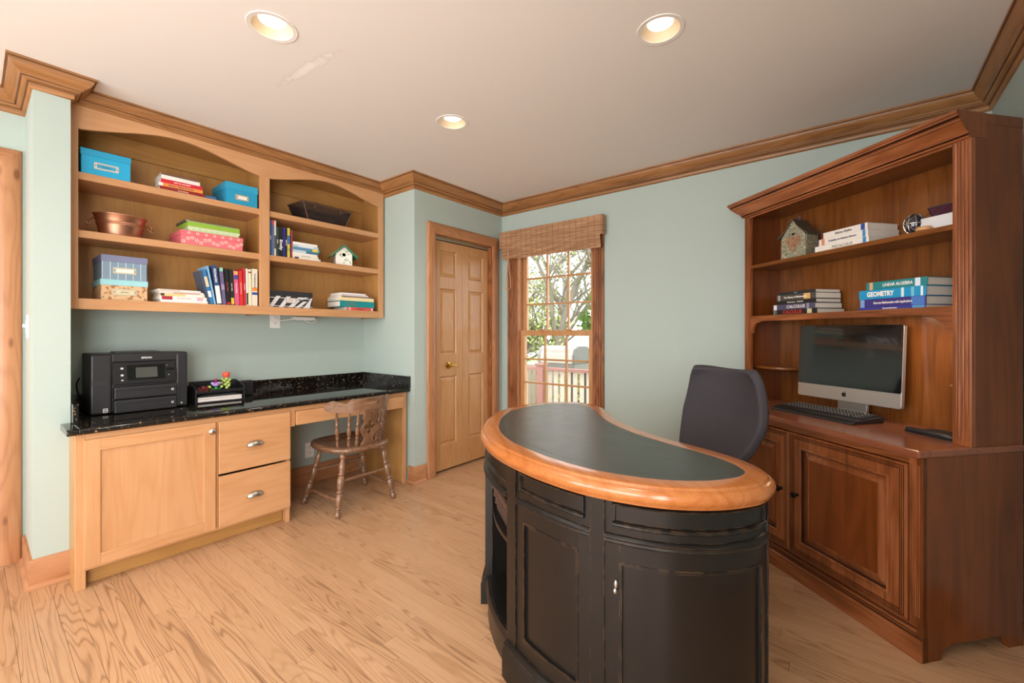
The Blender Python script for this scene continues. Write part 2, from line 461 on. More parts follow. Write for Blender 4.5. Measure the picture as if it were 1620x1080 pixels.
def basis(x, y, z, t=(0, 0, 0)):
    return Matrix(((x[0], y[0], z[0], t[0]), (x[1], y[1], z[1], t[1]), (x[2], y[2], z[2], t[2]), (0, 0, 0, 1)))
FRONT = lambda t: basis((1, 0, 0), (0, 0, 1), (0, -1, 0), t)       # text on a face looking to -y
EAST = lambda t: basis((0, 1, 0), (0, 0, 1), (1, 0, 0), t)         # text on a face looking to +x

def circle(cx, cy, r, n=24, r2=None):
    return [(cx + r * math.cos(2 * PI * k / n), cy + (r2 or r) * math.sin(2 * PI * k / n)) for k in range(n)]
def rrect(x0, y0, x1, y1, r, n=5):
    o = []
    for cx, cy, a0 in ((x1 - r, y0 + r, -90), (x1 - r, y1 - r, 0), (x0 + r, y1 - r, 90), (x0 + r, y0 + r, 180)):
        for k in range(n + 1):
            a = R(a0 + 90 * k / n); o.append((cx + r * math.cos(a), cy + r * math.sin(a)))
    return o
def spline(P, n, closed=True):
    P = [Vector(p) for p in P]; N = len(P); out = []
    for i in range(N if closed else N - 1):
        if closed: p0, p1, p2, p3 = P[i - 1], P[i], P[(i + 1) % N], P[(i + 2) % N]
        else: p0, p1, p2, p3 = P[max(i - 1, 0)], P[i], P[i + 1], P[min(i + 2, N - 1)]
        for j in range(n):
            t = j / n
            out.append(.5 * ((2 * p1) + (p2 - p0) * t + (2 * p0 - 5 * p1 + 4 * p2 - p3) * t * t + (3 * p1 - p0 - 3 * p2 + p3) * t ** 3))
    if not closed: out.append(P[-1])
    return out

# ------------------------------------------------------------------ the room
XL, XC, XR = -3.48, -2.775, 0.545
YF, YR, YB = -2.2, 2.222, 3.312
PX, PY0, PY1 = -3.05, 0.185, 0.312       # pillar front face, its two sides
ZC = 2.47
WALL = plain('#ACBAB3', .62, name='sage_wall_paint', bump=.05, bscale=350, vary=.012, vscale=1.5)

# floor: oak boards laid along x
OAK = oak_floor()
fl = MB().box(XL - .1, YF - .1, -.12, XR + .1, YB + .1, -.012)
floor = struct('floor', fl, plain('#3A2A1C', .9, name='subfloor'), label='light oak strip floor')
unit = MB().box(0, 0, -.012, 1, 1, 0).mesh('plank'); unit.materials.append(OAK)
pw = .0635; y = -.27; row = 0
while y < YB:
    x = XL - random.random() * .8
    while x < XR:
        ln = random.uniform(.5, 1.35)
        x0 = max(x, XL); x1 = min(x + ln, XR)
        if x1 - x0 > .02:
            o = bpy.data.objects.new('plank', unit); COL.objects.link(o); o.parent = floor
            o.location = (x0 + .0005, y + .0005, -random.uniform(0, .0006)); o.scale = (x1 - x0 - .001, min(pw, YB - y) - .001, 1)
        x += ln
    y += pw; row += 1
rest = MB(); y = -.27 - pw
while y > YF - pw:
    x = XL - random.random() * .8
    while x < XR:
        ln = random.uniform(.5, 1.35); x0 = max(x, XL); x1 = min(x + ln, XR)
        if x1 - x0 > .02: rest.box(x0 + .0005, max(y, YF) + .0005, -.012, x1 - .0005, y + pw - .0005, 0)
        x += ln
    y -= pw
tag(rest.build('planks', OAK, floor), kind='stuff')

# ceiling with holes for the recessed cans
CANS = [(-1.89, .780), (-.643, 1.795), (-1.90, 1.806), (-.643, .78), (-1.89, -.28), (-.643, -.28), (-1.89, -1.35), (-.643, -1.35)]
cm = plain('#E6E1DC', .8, name='ceiling_paint', bump=.06, bscale=160)
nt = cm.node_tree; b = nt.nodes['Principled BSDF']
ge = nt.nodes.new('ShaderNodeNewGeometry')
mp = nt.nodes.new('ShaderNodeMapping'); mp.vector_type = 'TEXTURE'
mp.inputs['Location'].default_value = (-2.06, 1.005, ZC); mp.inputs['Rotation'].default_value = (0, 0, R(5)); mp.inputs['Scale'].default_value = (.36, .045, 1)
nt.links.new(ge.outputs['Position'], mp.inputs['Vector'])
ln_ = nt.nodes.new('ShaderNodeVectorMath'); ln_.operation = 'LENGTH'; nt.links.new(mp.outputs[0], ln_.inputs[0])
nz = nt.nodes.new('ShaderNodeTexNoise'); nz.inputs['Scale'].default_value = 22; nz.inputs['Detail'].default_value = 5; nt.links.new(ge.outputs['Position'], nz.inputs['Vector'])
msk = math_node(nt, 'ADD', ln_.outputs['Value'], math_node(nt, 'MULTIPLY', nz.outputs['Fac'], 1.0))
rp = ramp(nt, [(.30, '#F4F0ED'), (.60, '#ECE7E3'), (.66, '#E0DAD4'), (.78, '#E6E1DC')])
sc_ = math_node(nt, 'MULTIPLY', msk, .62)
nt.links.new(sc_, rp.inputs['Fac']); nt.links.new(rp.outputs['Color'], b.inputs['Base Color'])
ceil = plate('ceiling', [[(XL - .12, YF - .12), (XR + .12, YF - .12), (XR + .12, YB + .14), (XL - .12, YB + .14)]] + [circle(x, y, .078, 28)[::-1] for x, y in CANS],
             .03, cm, to=Matrix.Translation((0, 0, ZC)))
tag(ceil, label='off-white painted ceiling', kind='structure')

# walls
WX0, WX1, WZ0, WZ1 = -2.585, -1.755, .42, 2.05      # window opening
w = MB()
w.box(XL - .12, YB, -.1, WX0, YB + .14, ZC); w.box(WX1, YB, -.1, XR + .12, YB + .14, ZC)
w.box(WX0, YB, -.1, WX1, YB + .14, WZ0); w.box(WX0, YB, WZ1, WX1, YB + .14, ZC)
struct('wall_back', w, WALL)
DY0, DY1, DZ = 2.432, 3.172, 2.05                    # closet opening
w = MB()
w.box(XC - .1, YR, -.1, XC, DY0, ZC); w.box(XC - .1, DY1, -.1, XC, YB, ZC); w.box(XC - .1, DY0, DZ, XC, DY1, ZC)
w.box(XL, YR, -.1, XC - .1, YR + .1, ZC)
struct('wall_closet', w, WALL)
LD0, LD1 = -.77, .086                                 # door in the left wall
w = MB()
w.box(XL - .12, YF, -.1, XL, LD0, ZC); w.box(XL - .12, LD1, -.1, XL, YB, ZC); w.box(XL - .12, LD0, 2.085, XL, LD1, ZC)
w.box(XL, PY0, -.1, PX, PY1, ZC)
struct('wall_left', w, WALL)
GY0, GY1, GZ0, GZ1 = -1.95, -.40, .15, 2.2          # glazed opening added behind the camera to let light in
w = MB().box(XR, GY1, -.1, XR + .12, YB, ZC).box(XR, YF, -.1, XR + .12, GY0, ZC).box(XR, GY0, -.1, XR + .12, GY1, GZ0).box(XR, GY0, GZ1, XR + .12, GY1, ZC)
struct('wall_right', w, WALL)
w = MB(); RW = [(-3.2, -1.55), (-1.35, .3)]; RZ0, RZ1 = .25, 2.25  # unseen rear wall, its two window openings added for light
w.box(XL - .12, YF - .12, -.1, RW[0][0], YF, ZC); w.box(RW[0][1], YF - .12, -.1, RW[1][0], YF, ZC); w.box(RW[1][1], YF - .12, -.1, XR + .12, YF, ZC)
for a, c in RW:
    w.box(a, YF - .12, -.1, c, YF, RZ0); w.box(a, YF - .12, RZ1, c, YF, ZC)
struct('wall_front', w, WALL)

# crown moulding and baseboards
CP = [(0, 0), (.086, 0), (.086, -.011), (.078, -.011), (.078, -.016), (.074, -.026), (.064, -.041), (.050, -.053), (.041, -.059), (.041, -.065), (.034, -.065), (.034, -.069), (.030, -.074), (.024, -.077), (.018, -.078), (.018, -.083), (.013, -.083), (.013, -.100), (.008, -.106), (.0, -.108)]
crown_prof = [(o, ZC + z) for o, z in CP]
path = [(-3.17, YR), (XC, YR), (XC, YB), (XR, YB), (XR, YF), (XL, YF), (XL, PY0), (PX, PY0), (PX, PY1), (-3.168, PY1)]
def two_way(o, kind):
    o.data.materials.append(wood(kind, 'X'))
    for p in o.data.polygons:
        xs = [o.data.vertices[i].co.x for i in p.vertices]; ys = [o.data.vertices[i].co.y for i in p.vertices]
        if max(xs) - min(xs) > max(ys) - min(ys): p.material_index = 1
    return o
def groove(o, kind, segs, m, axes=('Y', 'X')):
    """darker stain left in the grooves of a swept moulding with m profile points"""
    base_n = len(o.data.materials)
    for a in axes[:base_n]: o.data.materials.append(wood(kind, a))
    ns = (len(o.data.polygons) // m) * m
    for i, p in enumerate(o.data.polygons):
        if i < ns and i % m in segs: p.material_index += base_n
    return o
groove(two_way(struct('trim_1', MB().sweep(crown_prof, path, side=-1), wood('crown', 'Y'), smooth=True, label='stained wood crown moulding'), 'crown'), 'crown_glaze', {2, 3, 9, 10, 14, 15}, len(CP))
BP = [(0, 0), (.026, 0), (.026, .006), (.022, .014), (.016, .019), (.013, .021), (.013, .128), (.009, .135), (.0, .137)]
def base(name, path, axis, label='stained wood baseboard'):
    two_way(struct(name, MB().sweep(BP, path, side=-1), wood('pine', 'Y'), smooth=True, label=label), 'pine')
base('baseboard_closet', [(-2.84, YR), (XC, YR), (XC, DY0 - .098)], 'Y')
base('baseboard_corner', [(XC, DY1 + .098), (XC, YB), (-.75, YB)], 'X')
base('baseboard_right', [(XR, 2.35), (XR, GY1 + .14)], 'Y')
base('baseboard_pillar', [(XL + .022, PY0), (PX, PY0), (PX, PY1 - .003)], 'Y')
base('baseboard_alcove', [(XL, 1.3), (XL, YR - .06)], 'Y')
base('baseboard_left', [(XL, YF), (XL, LD0 - .11)], 'Y')

# ---- six-panel style door leaf, built facing +x in local y (width) and z
def leaf(parent, name, w, h, panels, t=.034, mat='pine_door', sy=.075):
    """frame with raised panels; local origin bottom left, front face at x=0, width to +y"""
    rows = sorted(panels)
    f = MB(); f.box(-t, 0, 0, 0, sy, h); f.box(-t, w - sy, 0, 0, w, h)
    z = 0
    for a, c in rows:
        f.box(-t, sy, z, 0, w - sy, a); z = c
    f.box(-t, sy, z, 0, w - sy, h)
    root = f.build(name, wood(mat, 'Z'), parent, bevel=.0015)
    for a, c in rows:
        p = MB(); y0, y1 = sy, w - sy
        def ring(i, x): return [(x, y0 + i, a + i), (x, y1 - i, a + i), (x, y1 - i, c - i), (x, y0 + i, c - i)]
        vs = ring(0, -.002) + ring(.006, -.010) + ring(.012, -.012) + ring(.034, -.004) 
        fs = [(3 * 4, 13, 14, 15)]
        for r_ in range(3):
            for k in range(4): fs.append((r_ * 4 + k, r_ * 4 + (k + 1) % 4, r_ * 4 + 4 + (k + 1) % 4, r_ * 4 + 4 + k))
        vs += ring(0, -t + .004); fs += [(k, 16 + k, 16 + (k + 1) % 4, (k + 1) % 4) for k in range(4)] + [(19, 18, 17, 16)]
        p.add(vs, fs); p.build('panel', wood(mat, 'Z'), root)
    return root

# closet: casing, jamb, bifold doors
CW, CT = .092, .02
def casing(name, y0, y1, z1, x, mat_v, mat_h, parent, floor_z=0):
    """door casing on a wall looking to +x, mitred"""
    prof = [(0, 0), (0, .010), (.012, .017), (.030, .019), (.080, .019), (.088, .014), (.092, .008), (.092, 0)]   # (outward from opening, proud)
    m = MB(); n = len(prof)
    for side, yy in ((-1, y0), (1, y1)):
        vs = [(x + q, yy + side * o, floor_z) for o, q in prof] + [(x + q, yy + side * o, z1 + o) for o, q in prof]
        m.add(vs, [tuple(range(n)), tuple(range(n, 2 * n))] + [(k, (k + 1) % n, n + (k + 1) % n, n + k) for k in range(n)])
    o1 = m.build('side_casing', mat_v, parent, smooth=True)
    vs = [(x + q, y0 - o, z1 + o) for o, q in prof] + [(x + q, y1 + o, z1 + o) for o, q in prof]
    m2 = MB().add(vs, [tuple(range(n)), tuple(range(n, 2 * n))] + [(k, (k + 1) % n, n + (k + 1) % n, n + k) for k in range(n)])
    m2.build('head_casing', mat_h, parent, smooth=True)
door1 = tag(MB().box(XC - .1, DY0, 0, XC, DY0 + .018, DZ).box(XC - .1, DY1 - .018, 0, XC, DY1, DZ).box(XC - .1, DY0 + .018, DZ - .018, XC, DY1 - .018, DZ).build('door_1', wood('casing_dark', 'Z')),
            label='stained wood bifold closet door with six raised panels', kind='structure')
casing('closet', DY0 + .008, DY1 - .008, DZ - .008, XC, wood('pine', 'Z', True), wood('pine', 'Y', True), door1)
MB().box(XC - .075, DY0 + .018, DZ - .04, XC - .035, DY1 - .018, DZ - .018).build('track', plain('#B9B4AA', .35, .9), door1)
lw = (DY1 - DY0 - .036 - .009) / 2
ph = [(.215, .81), (1.0, 1.575), (1.68, 1.905)]
for k in range(2):
    lf = leaf(door1, 'door_leaf', lw, 1.985, ph)
    lf.location = (XC - .04, DY0 + .021 + k * (lw + .003), .018)
    if k == 0:
        BR = plain('#C9A24A', .18, 1.0, name='polished_brass')
        kb = MB().lathe([(.001, 0), (.031, 0), (.031, .004), (.024, .009), (.012, .012), (.010, .03), (.014, .034), (.015, .042), (.010, .05), (.001, .052)], 20, mat=Matrix.Rotation(R(90), 4, 'Y'))
        kb.tube([(.044, 0, 0), (.046, .02, .002), (.044, .05, -.004), (.046, .078, .002), (.047, .088, .004)], [.008, .008, .006, .005, .004], 10)
        kb.build('lever_handle', BR, lf, smooth=True, loc=(0, .175, .905))
MB().box(XC - .55, DY0 - .05, 0, XC - .5, DY1 + .05, DZ + .1).build('closet_back', plain('#2A221C', .9), door1)

# door in the left wall
door2 = tag(MB().box(XL - .12, LD0, 0, XL, LD0 + .018, 2.085).box(XL - .12, LD1 - .018, 0, XL, LD1, 2.085).box(XL - .12, LD0 + .018, 2.067, XL, LD1 - .018, 2.085).build('door_2', wood('pine', 'Z')),
            label='knotty pine door and casing left of the sage pillar', kind='structure')
casing('left', LD0 + .004, LD1 - .004, 2.081, XL, wood('pine', 'Z', True), wood('pine', 'Y', True), door2)
lf = leaf(door2, 'door_leaf', LD1 - LD0 - .04, 2.055, [(.2, .8), (.98, 1.55), (1.66, 1.88)], sy=.11)
lf.location = (XL - .07, LD0 + .02, .008)
MB().lathe([(.001, 0), (.03, 0), (.03, .005), (.012, .012), (.010, .03), (.024, .04), (.028, .052), (.02, .066), (.001, .07)], 20, mat=Matrix.Rotation(R(90), 4, 'Y')).build('knob', plain('#C9A24A', .18, 1.0), lf, smooth=True, loc=(0, .06, .93))

# ---- the window
def window(name, x0, x1, z0, z1, yin, sgn, label, mat='pine', mid=None, cols=3, deep=.14, rowsn=3):
    """double hung window; yin is the room face of the wall, sgn=+1 when the wall lies at larger y"""
    Y = lambda t: yin + sgn * t
    fr = MB(); t = .02
    fr.box(x0, Y(0), z0, x0 + t, Y(deep), z1); fr.box(x1 - t, Y(0), z0, x1, Y(deep), z1)
    fr.box(x0 + t, Y(0), z1 - t, x1 - t, Y(deep), z1); fr.box(x0 + t, Y(0), z0, x1 - t, Y(deep), z0 + t)
    root = fr.build(name, wood(mat, 'Z')); tag(root, label=label, kind='structure')
    # casing boards, fluted
    for sx, xx in ((-1, x0), (1, x1)):
        c = MB(); c.box(xx + sx * .012 if sx > 0 else xx - .1, Y(-.012), z0 - .1, (xx + .1) if sx > 0 else xx - .012 + .0, Y(0), z1)
        for a in (.012, .034, .056, .082):
            w_ = .018 if a < .08 else .018
            c.box(xx + sx * a, Y(-.021), z0 - .1, xx + sx * (a + w_), Y(-.012), z1)
        c.box(xx + sx * -.004, Y(-.014), z0 - .1, xx + sx * .012, Y(0), z1)
        c.build('side_casing', wood('casing_dark', 'Z'), root, bevel=.0025)
    MB().box(x0 - .1, Y(-.022), z1, x1 + .1, Y(0), z1 + .1).build('head_casing', wood('casing_dark', 'X'), root, bevel=.003)
    MB().box(x0 - .12, Y(-.05), z0 - .03, x1 + .12, Y(.02), z0).build('sill', wood(mat, 'X'), root, bevel=.004)
    mid = mid or (z0 + z1) / 2
    for nm, za, zb, ya in (('upper_sash', mid - .012, z1 - t, .072), ('lower_sash', z0 + t, mid + .028, .034)):
        s = MB(); sw = .047; a0, a1 = x0 + t, x1 - t
        s.box(a0, Y(ya), za, a0 + sw, Y(ya + .034), zb); s.box(a1 - sw, Y(ya), za, a1, Y(ya + .034), zb)
        bt = .055
        rb = (.04 if nm == 'upper_sash' else .07); rt = (.05 if nm == 'upper_sash' else .052)
        s.box(a0 + sw, Y(ya), za, a1 - sw, Y(ya + .034), za + rb); s.box(a0 + sw, Y(ya), zb - rt, a1 - sw, Y(ya + .034), zb)
        so = s.build(nm, wood('pine_door', 'Z'), root, bevel=.003)
        gx0, gx1, gz0, gz1 = a0 + sw, a1 - sw, za + rb, zb - rt
        for k in range(1, cols):
            xm = gx0 + (gx1 - gx0) * k / cols
            MB().box(xm - .008, Y(ya + .004), gz0, xm + .008, Y(ya + .030), gz1).build('muntin', wood('pine_door', 'Z'), so, bevel=.003)
        for k in range(1, rowsn):
            zm = gz0 + (gz1 - gz0) * k / rowsn
            MB().box(gx0, Y(ya + .005), zm - .008, gx1, Y(ya + .029), zm + .008).build('muntin', wood('pine_door', 'X'), so, bevel=.003)
        g = MB()
        for k in range(cols):
            for j in range(rowsn):
                gg = MB(); e = .0005
                gg.box(gx0 + (gx1 - gx0) * k / cols + e, Y(ya + .0155), gz0 + (gz1 - gz0) * j / rowsn + e, gx0 + (gx1 - gx0) * (k + 1) / cols - e, Y(ya + .0185), gz0 + (gz1 - gz0) * (j + 1) / rowsn - e)
                gg.v = gg.v; v = gg.v
                pn = MB().add([v[0], v[1], v[5], v[4]], [(0, 1, 2, 3)]); pn.build('pane', glass_pane(), so)
    for xk in (.32, .68):
        MB().box(x0 + (x1 - x0) * xk - .025, Y(.02), mid + .028, x0 + (x1 - x0) * xk + .025, Y(.05), mid + .040).build('sash_lock', wood('pine_door', 'X'), root, bevel=.003)
    return root
window('window_1', WX0, WX1, WZ0, WZ1, YB, 1, 'pine double-hung window with small panes onto a deck', mid=1.205)
window('added_window_2', RW[0][0], RW[0][1], RZ0, RZ1, YF, -1, 'added pine window behind the camera, for fill light', cols=2, rowsn=1, deep=.12)  # this and the next are unseen windows added to light the room
window('added_window_3', RW[1][0], RW[1][1], RZ0, RZ1, YF, -1, 'added pine window behind the camera by the right wall, for fill light', cols=2, rowsn=1, deep=.12)

w4 = window('added_window_4', -GY1, -GY0, GZ0, GZ1, 0, 1, 'added pine window in the right wall behind the camera, for fill light', cols=2, rowsn=1, deep=.12)  # unseen side window added to throw light on the alcove
w4.location = (XR, 0, 0); w4.rotation_euler = (0, 0, -PI / 2)
# ---- recessed cans
CAN_LAB = ['recessed ceiling light nearest the shelves, beside the scuffed ceiling patch', 'recessed ceiling light on the right, above the kidney desk',
           'small far recessed ceiling light in front of the window']
for i, (x, y) in enumerate(CANS):
    t = thing('ceiling_light', CAN_LAB[i] if i < 3 else 'recessed ceiling light behind the camera', 'ceiling light', (x, y, ZC), group='recessed ceiling lights' if i >= 3 else None)
    tr = MB(); n = 36
    prof = [(.0775, .0), (.0775, -.002), (.094, -.003), (.0955, -.001), (.0955, 0)]
    m = len(prof); vs = []; fs = []
    for r_, z in prof:
        for k in range(n): vs.append((r_ * math.cos(2 * PI * k / n), r_ * math.sin(2 * PI * k / n), z))
    for j in range(m):
        for k in range(n): fs.append((j * n + k, j * n + (k + 1) % n, ((j + 1) % m) * n + (k + 1) % n, ((j + 1) % m) * n + k))
    tr.add(vs, fs).build('trim_ring', plain('#E6E0DA', .5), t, smooth=True)
    bf = MB(); vs = []; fs = []
    prof = [(.0775, 0), (.067, .014), (.052, .030)]
    for r_, z in prof:
        for k in range(n): vs.append((r_ * math.cos(2 * PI * k / n), r_ * math.sin(2 * PI * k / n), z))
    for j in range(2):
        for k in range(n): fs.append((j * n + k, j * n + n + k, j * n + n + (k + 1) % n, j * n + (k + 1) % n))
    bf.add(vs, fs).build('baffle', plain('#E6D2B2', .45), t, smooth=True)
    bu = MB().add([(.052 * math.cos(2 * PI * k / n), .052 * math.sin(2 * PI * k / n), .0295) for k in range(n)], [tuple(range(n))[::-1]])
    bu.build('bulb', plain('#FFFFFF', .5, emit='#FFF0E0', estr=CAN_GLOW), t)
    sd = bpy.data.lights.new('can_lamp', 'SPOT'); sd.energy = CAN_WATT; sd.spot_size = R(150); sd.spot_blend = .7; sd.shadow_soft_size = .05; sd.color = (1.0, .93, .84)
    so = bpy.data.objects.new('can_lamp', sd); COL.objects.link(so); so.parent = t; so.location = (0, 0, -.006)

# ------------------------------------------------------------------ built-in shelves and desk along the left wall
UX, UX0 = -3.165, -3.478          # front face, back
UY0, UY1 = .314, 2.206
UZ0, UZ1 = 1.333, 2.40
MAP = wood('maple', 'Z'); MAPY = wood('maple', 'Y'); MDZ = wood('maple_deep', 'Z'); MDY = wood('maple_deep', 'Y')
up = thing('wall_bookcase', 'honey maple built-in wall bookcase with two arched bays above the granite counter', 'bookcase', (UX0, UY0, UZ0))
def upl(mb, name, mat, bevel=.0015, parent=None):
    mb.xf(Matrix.Translation((-UX0, -UY0, -UZ0))); return mb.build(name, mat, parent or up, bevel)
FT = .02
upl(MB().box(UX0, UY0, UZ0, UX - FT, UY0 + .018, UZ1), 'side_panel', MDZ)
upl(MB().box(UX0, UY1 - .018, UZ0, UX - FT, UY1, UZ1), 'side_panel', MDZ)
upl(MB().box(UX0, 1.249, UZ0, UX - FT, 1.267, UZ1), 'divider', MDZ)
upl(MB().box(UX0, UY0 + .018, UZ0 + .02, UX0 + .008, 1.249, UZ1), 'back_panel', MDZ)
upl(MB().box(UX0, 1.267, UZ0 + .02, UX0 + .008, UY1 - .018, UZ1), 'back_panel', MDZ)
upl(MB().box(UX0, UY0, UZ1 - .02, UX - FT, UY1, UZ1), 'top_panel', MDY)
upl(MB().box(UX0 + .008, UY0 + .018, UZ1 - .13, UX0 + .024, UY1 - .018, UZ1 - .02), 'hanging_rail', MDY)
upl(MB().box(UX0, UY0 + .018, UZ0 + .038, UX - FT, UY1 - .018, UZ0 + .056), 'bottom_shelf', MDY)
for za in (1.708, 2.012):
    for a, c in ((UY0 + .018, 1.249), (1.267, UY1 - .018)):
        upl(MB().box(UX0 + .008, a, za, UX - .012, c, za + .040), 'shelf', MAPY, .003)
# face frame
upl(MB().box(UX - FT, UY0, UZ0, UX, UY0 + .038, UZ1 + .06), 'stile', MAP)
upl(MB().box(UX - FT, 1.227, UZ0 + .056, UX, 1.289, 2.275), 'stile', MAP)
upl(MB().box(UX - FT, UY1 - .044, UZ0, UX, UY1, UZ1 + .06), 'stile', MAP)
upl(MB().box(UX - FT, UY0 + .038, UZ0, UX, UY1 - .044, UZ0 + .056), 'bottom_rail', MAPY)
# arched top rail
a0, a1, b0, b1 = UY0 + .038, 1.227, 1.289, UY1 - .044
pts = [(a0, UZ1 + .06), (a0, 2.272)]
def arch(y0, y1):
    o = []
    for k in range(25):
        t = k / 24; s_ = math.sin(PI * t) ** .9 if 0 < t < 1 else 0
        s_ = (1 - math.cos(2 * PI * t)) / 2 * .45 + math.sin(PI * t) * .55
        o.append((y0 + .012 + (y1 - y0 - .024) * t, 2.272 + .088 * s_))
    return o
pts += arch(a0, a1) + [(a1, 2.272), (b0, 2.272)] + arch(b0, b1) + [(b1, 2.272), (b1, UZ1 + .06)]
tr = plate('arched_rail', [pts], FT, MAPY, up, bevel=.0012, to=Matrix.Translation((-UX0, -UY0, -UZ0)) @ basis((0, 1, 0), (0, 0, 1), (1, 0, 0), (UX - FT, 0, 0)))
cp2 = [(0, 0), (.052, 0), (.052, -.009), (.046, -.009), (.046, -.014), (.042, -.024), (.033, -.036), (.024, -.044), (.024, -.050), (.018, -.050), (.018, -.054), (.012, -.060), (.012, -.065), (.007, -.065), (.007, -.074), (0, -.078)]
cw = MB().sweep([(o, ZC + z) for o, z in cp2], [(UX, UY0 + .002), (UX, UY1 + .012)], side=-1)
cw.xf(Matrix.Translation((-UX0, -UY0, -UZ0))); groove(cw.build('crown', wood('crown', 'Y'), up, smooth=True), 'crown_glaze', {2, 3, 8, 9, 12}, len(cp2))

# base unit with door, two drawers, knee space and end panel
BX = -2.849
BY0, BY1, BY2 = .306, 1.282, 2.200
CZ = .732
bs = thing('desk_cabinet', 'honey maple base cabinet with one panel door and two drawers beside the knee space', 'cabinet', (XL, BY0, 0))
T0 = Matrix.Translation((-XL, -BY0, 0))
def bl(mb, name, mat, bevel=.0015, parent=None): mb.xf(T0); return mb.build(name, mat, parent or bs, bevel)
bl(MB().box(PX + .001, BY0 + .001, 0, BX - .02, BY0 + .016, CZ), 'side_panel', MDZ)
bl(MB().box(XL + .001, BY1 - .018, 0, BX - .02, BY1, CZ), 'side_panel', MAP)
bl(MB().box(XL + .001, BY0 + .02, .09, BX - .02, BY1 - .018, .108), 'bottom_panel', MDY)
bl(MB().box(XL + .001, BY0 + .02, .09, XL + .01, BY1 - .018, CZ), 'back_panel', MDY)
bl(MB().box(BX - .02, BY0, 0, BX, BY0 + .036, CZ), 'stile', MAP)
bl(MB().box(BX - .02, .862, .108, BX, .886, CZ - .032), 'stile', MAP)
bl(MB().box(BX - .02, BY1 - .022, 0, BX, BY1, CZ), 'stile', MAP)
bl(MB().box(BX - .02, BY0 + .036, CZ - .032, BX, BY1 - .022, CZ), 'rail', MAPY)
bl(MB().box(BX - .02, BY0 + .036, .085, BX, BY1 - .022, .112), 'rail', MAPY)
bl(MB().box(BX - .075, BY0 + .04, 0, BX - .058, BY1 - .022, .085), 'toe_kick', MDY)
# door
dx0, dx1 = BX + .001, BX + .019
dy0, dy1, dz0, dz1 = .335, .866, .101, .704
s_ = .056
dr = bl(MB().box(dx0, dy0 + s_ - .004, dz0 + s_ - .004, dx1 - .009, dy1 - s_ + .004, dz1 - s_ + .004), 'door', wood('maple', 'Z'), 0)
bl(MB().box(dx0, dy0, dz0, dx1, dy0 + s_, dz1), 'door_stile', MAP, parent=dr)
bl(MB().box(dx0, dy1 - s_, dz0, dx1, dy1, dz1), 'door_stile', MAP, parent=dr)
bl(MB().box(dx0, dy0 + s_, dz0, dx1, dy1 - s_, dz0 + s_), 'door_rail', MAPY, parent=dr)
bl(MB().box(dx0, dy0 + s_, dz1 - s_, dx1, dy1 - s_, dz1), 'door_rail', MAPY, parent=dr)
NICK = plain('#B8B2A8', .3, 1.0, name='brushed_nickel')
kn = MB().lathe([(.001, 0), (.008, 0), (.006, .008), (.008, .014), (.0155, .019), (.0165, .024), (.012, .029), (.001, .031)], 20, mat=Matrix.Rotation(R(90), 4, 'Y'))
kn.build('knob', NICK, dr, smooth=True, loc=(dx1 - XL, .843 - BY0, .658))
# drawers
def cup_pull(parent, x, y, z):
    m = MB(); vs = []; fs = []; n, k_ = 16, 7
    for i in range(n + 1):
        t = -1 + 2 * i / n
        wdt = .047 * t; h = .024 * math.sqrt(max(0, 1 - t * t)) + .002
        for j in range(k_ + 1):
            a = PI / 2 * j / k_
            vs.append((.024 * math.sin(a) * (1 - t * t) ** .5 + .001, wdt, h * math.cos(a) * 1.0 - .010 + (-.004 * math.sin(a))))
    for i in range(n):
        for j in range(k_): fs.append((i * (k_ + 1) + j, (i + 1) * (k_ + 1) + j, (i + 1) * (k_ + 1) + j + 1, i * (k_ + 1) + j + 1))
    o = m.add(vs, fs).build('cup_pull', NICK, parent, smooth=True, loc=(x, y, z))
    so = o.modifiers.new('thick', 'SOLIDIFY'); so.thickness = .0018
    return o
for za, zb, pz in ((.405, .704, .549), (.101, .392, .245)):
    dw = bl(MB().box(dx0, .882, za, dx1, 1.278, zb), 'drawer', MAPY, .0025)
    cup_pull(dw, dx1 - XL, 1.07 - BY0, pz)
# knee space: pencil drawer, rails, end panel
kd = thing('knee_space_desk', 'maple knee-space desk section with a shallow drawer under the granite counter', 'desk', (XL, BY1, 0))
T1 = Matrix.Translation((-XL, -BY1, 0))
def kl(mb, name, mat, bevel=.0015, parent=None): mb.xf(T1); return mb.build(name, mat, parent or kd, bevel)
kl(MB().box(XL + .03, BY2 - .018, 0, BX - .02, BY2, CZ), 'end_panel', MDZ)
kl(MB().box(BX - .02, BY2 - .03, 0, BX, BY2, CZ), 'stile', MAP)
kl(MB().box(BX - .02, BY1 + .001, CZ - .03, BX, BY2 - .03, CZ), 'rail', MAPY)
kl(MB().box(BX - .02, BY1 + .001, .605, BX, 1.315, CZ - .03), 'rail_block', MAPY)
kl(MB().box(BX - .4, BY1 + .03, .62, BX - .005, BY2 - .04, .69), 'drawer_box', MAPY)
kl(MB().box(dx0, 1.317, .612, dx1, BY2 - .034, .702), 'drawer', MAPY, .0025)

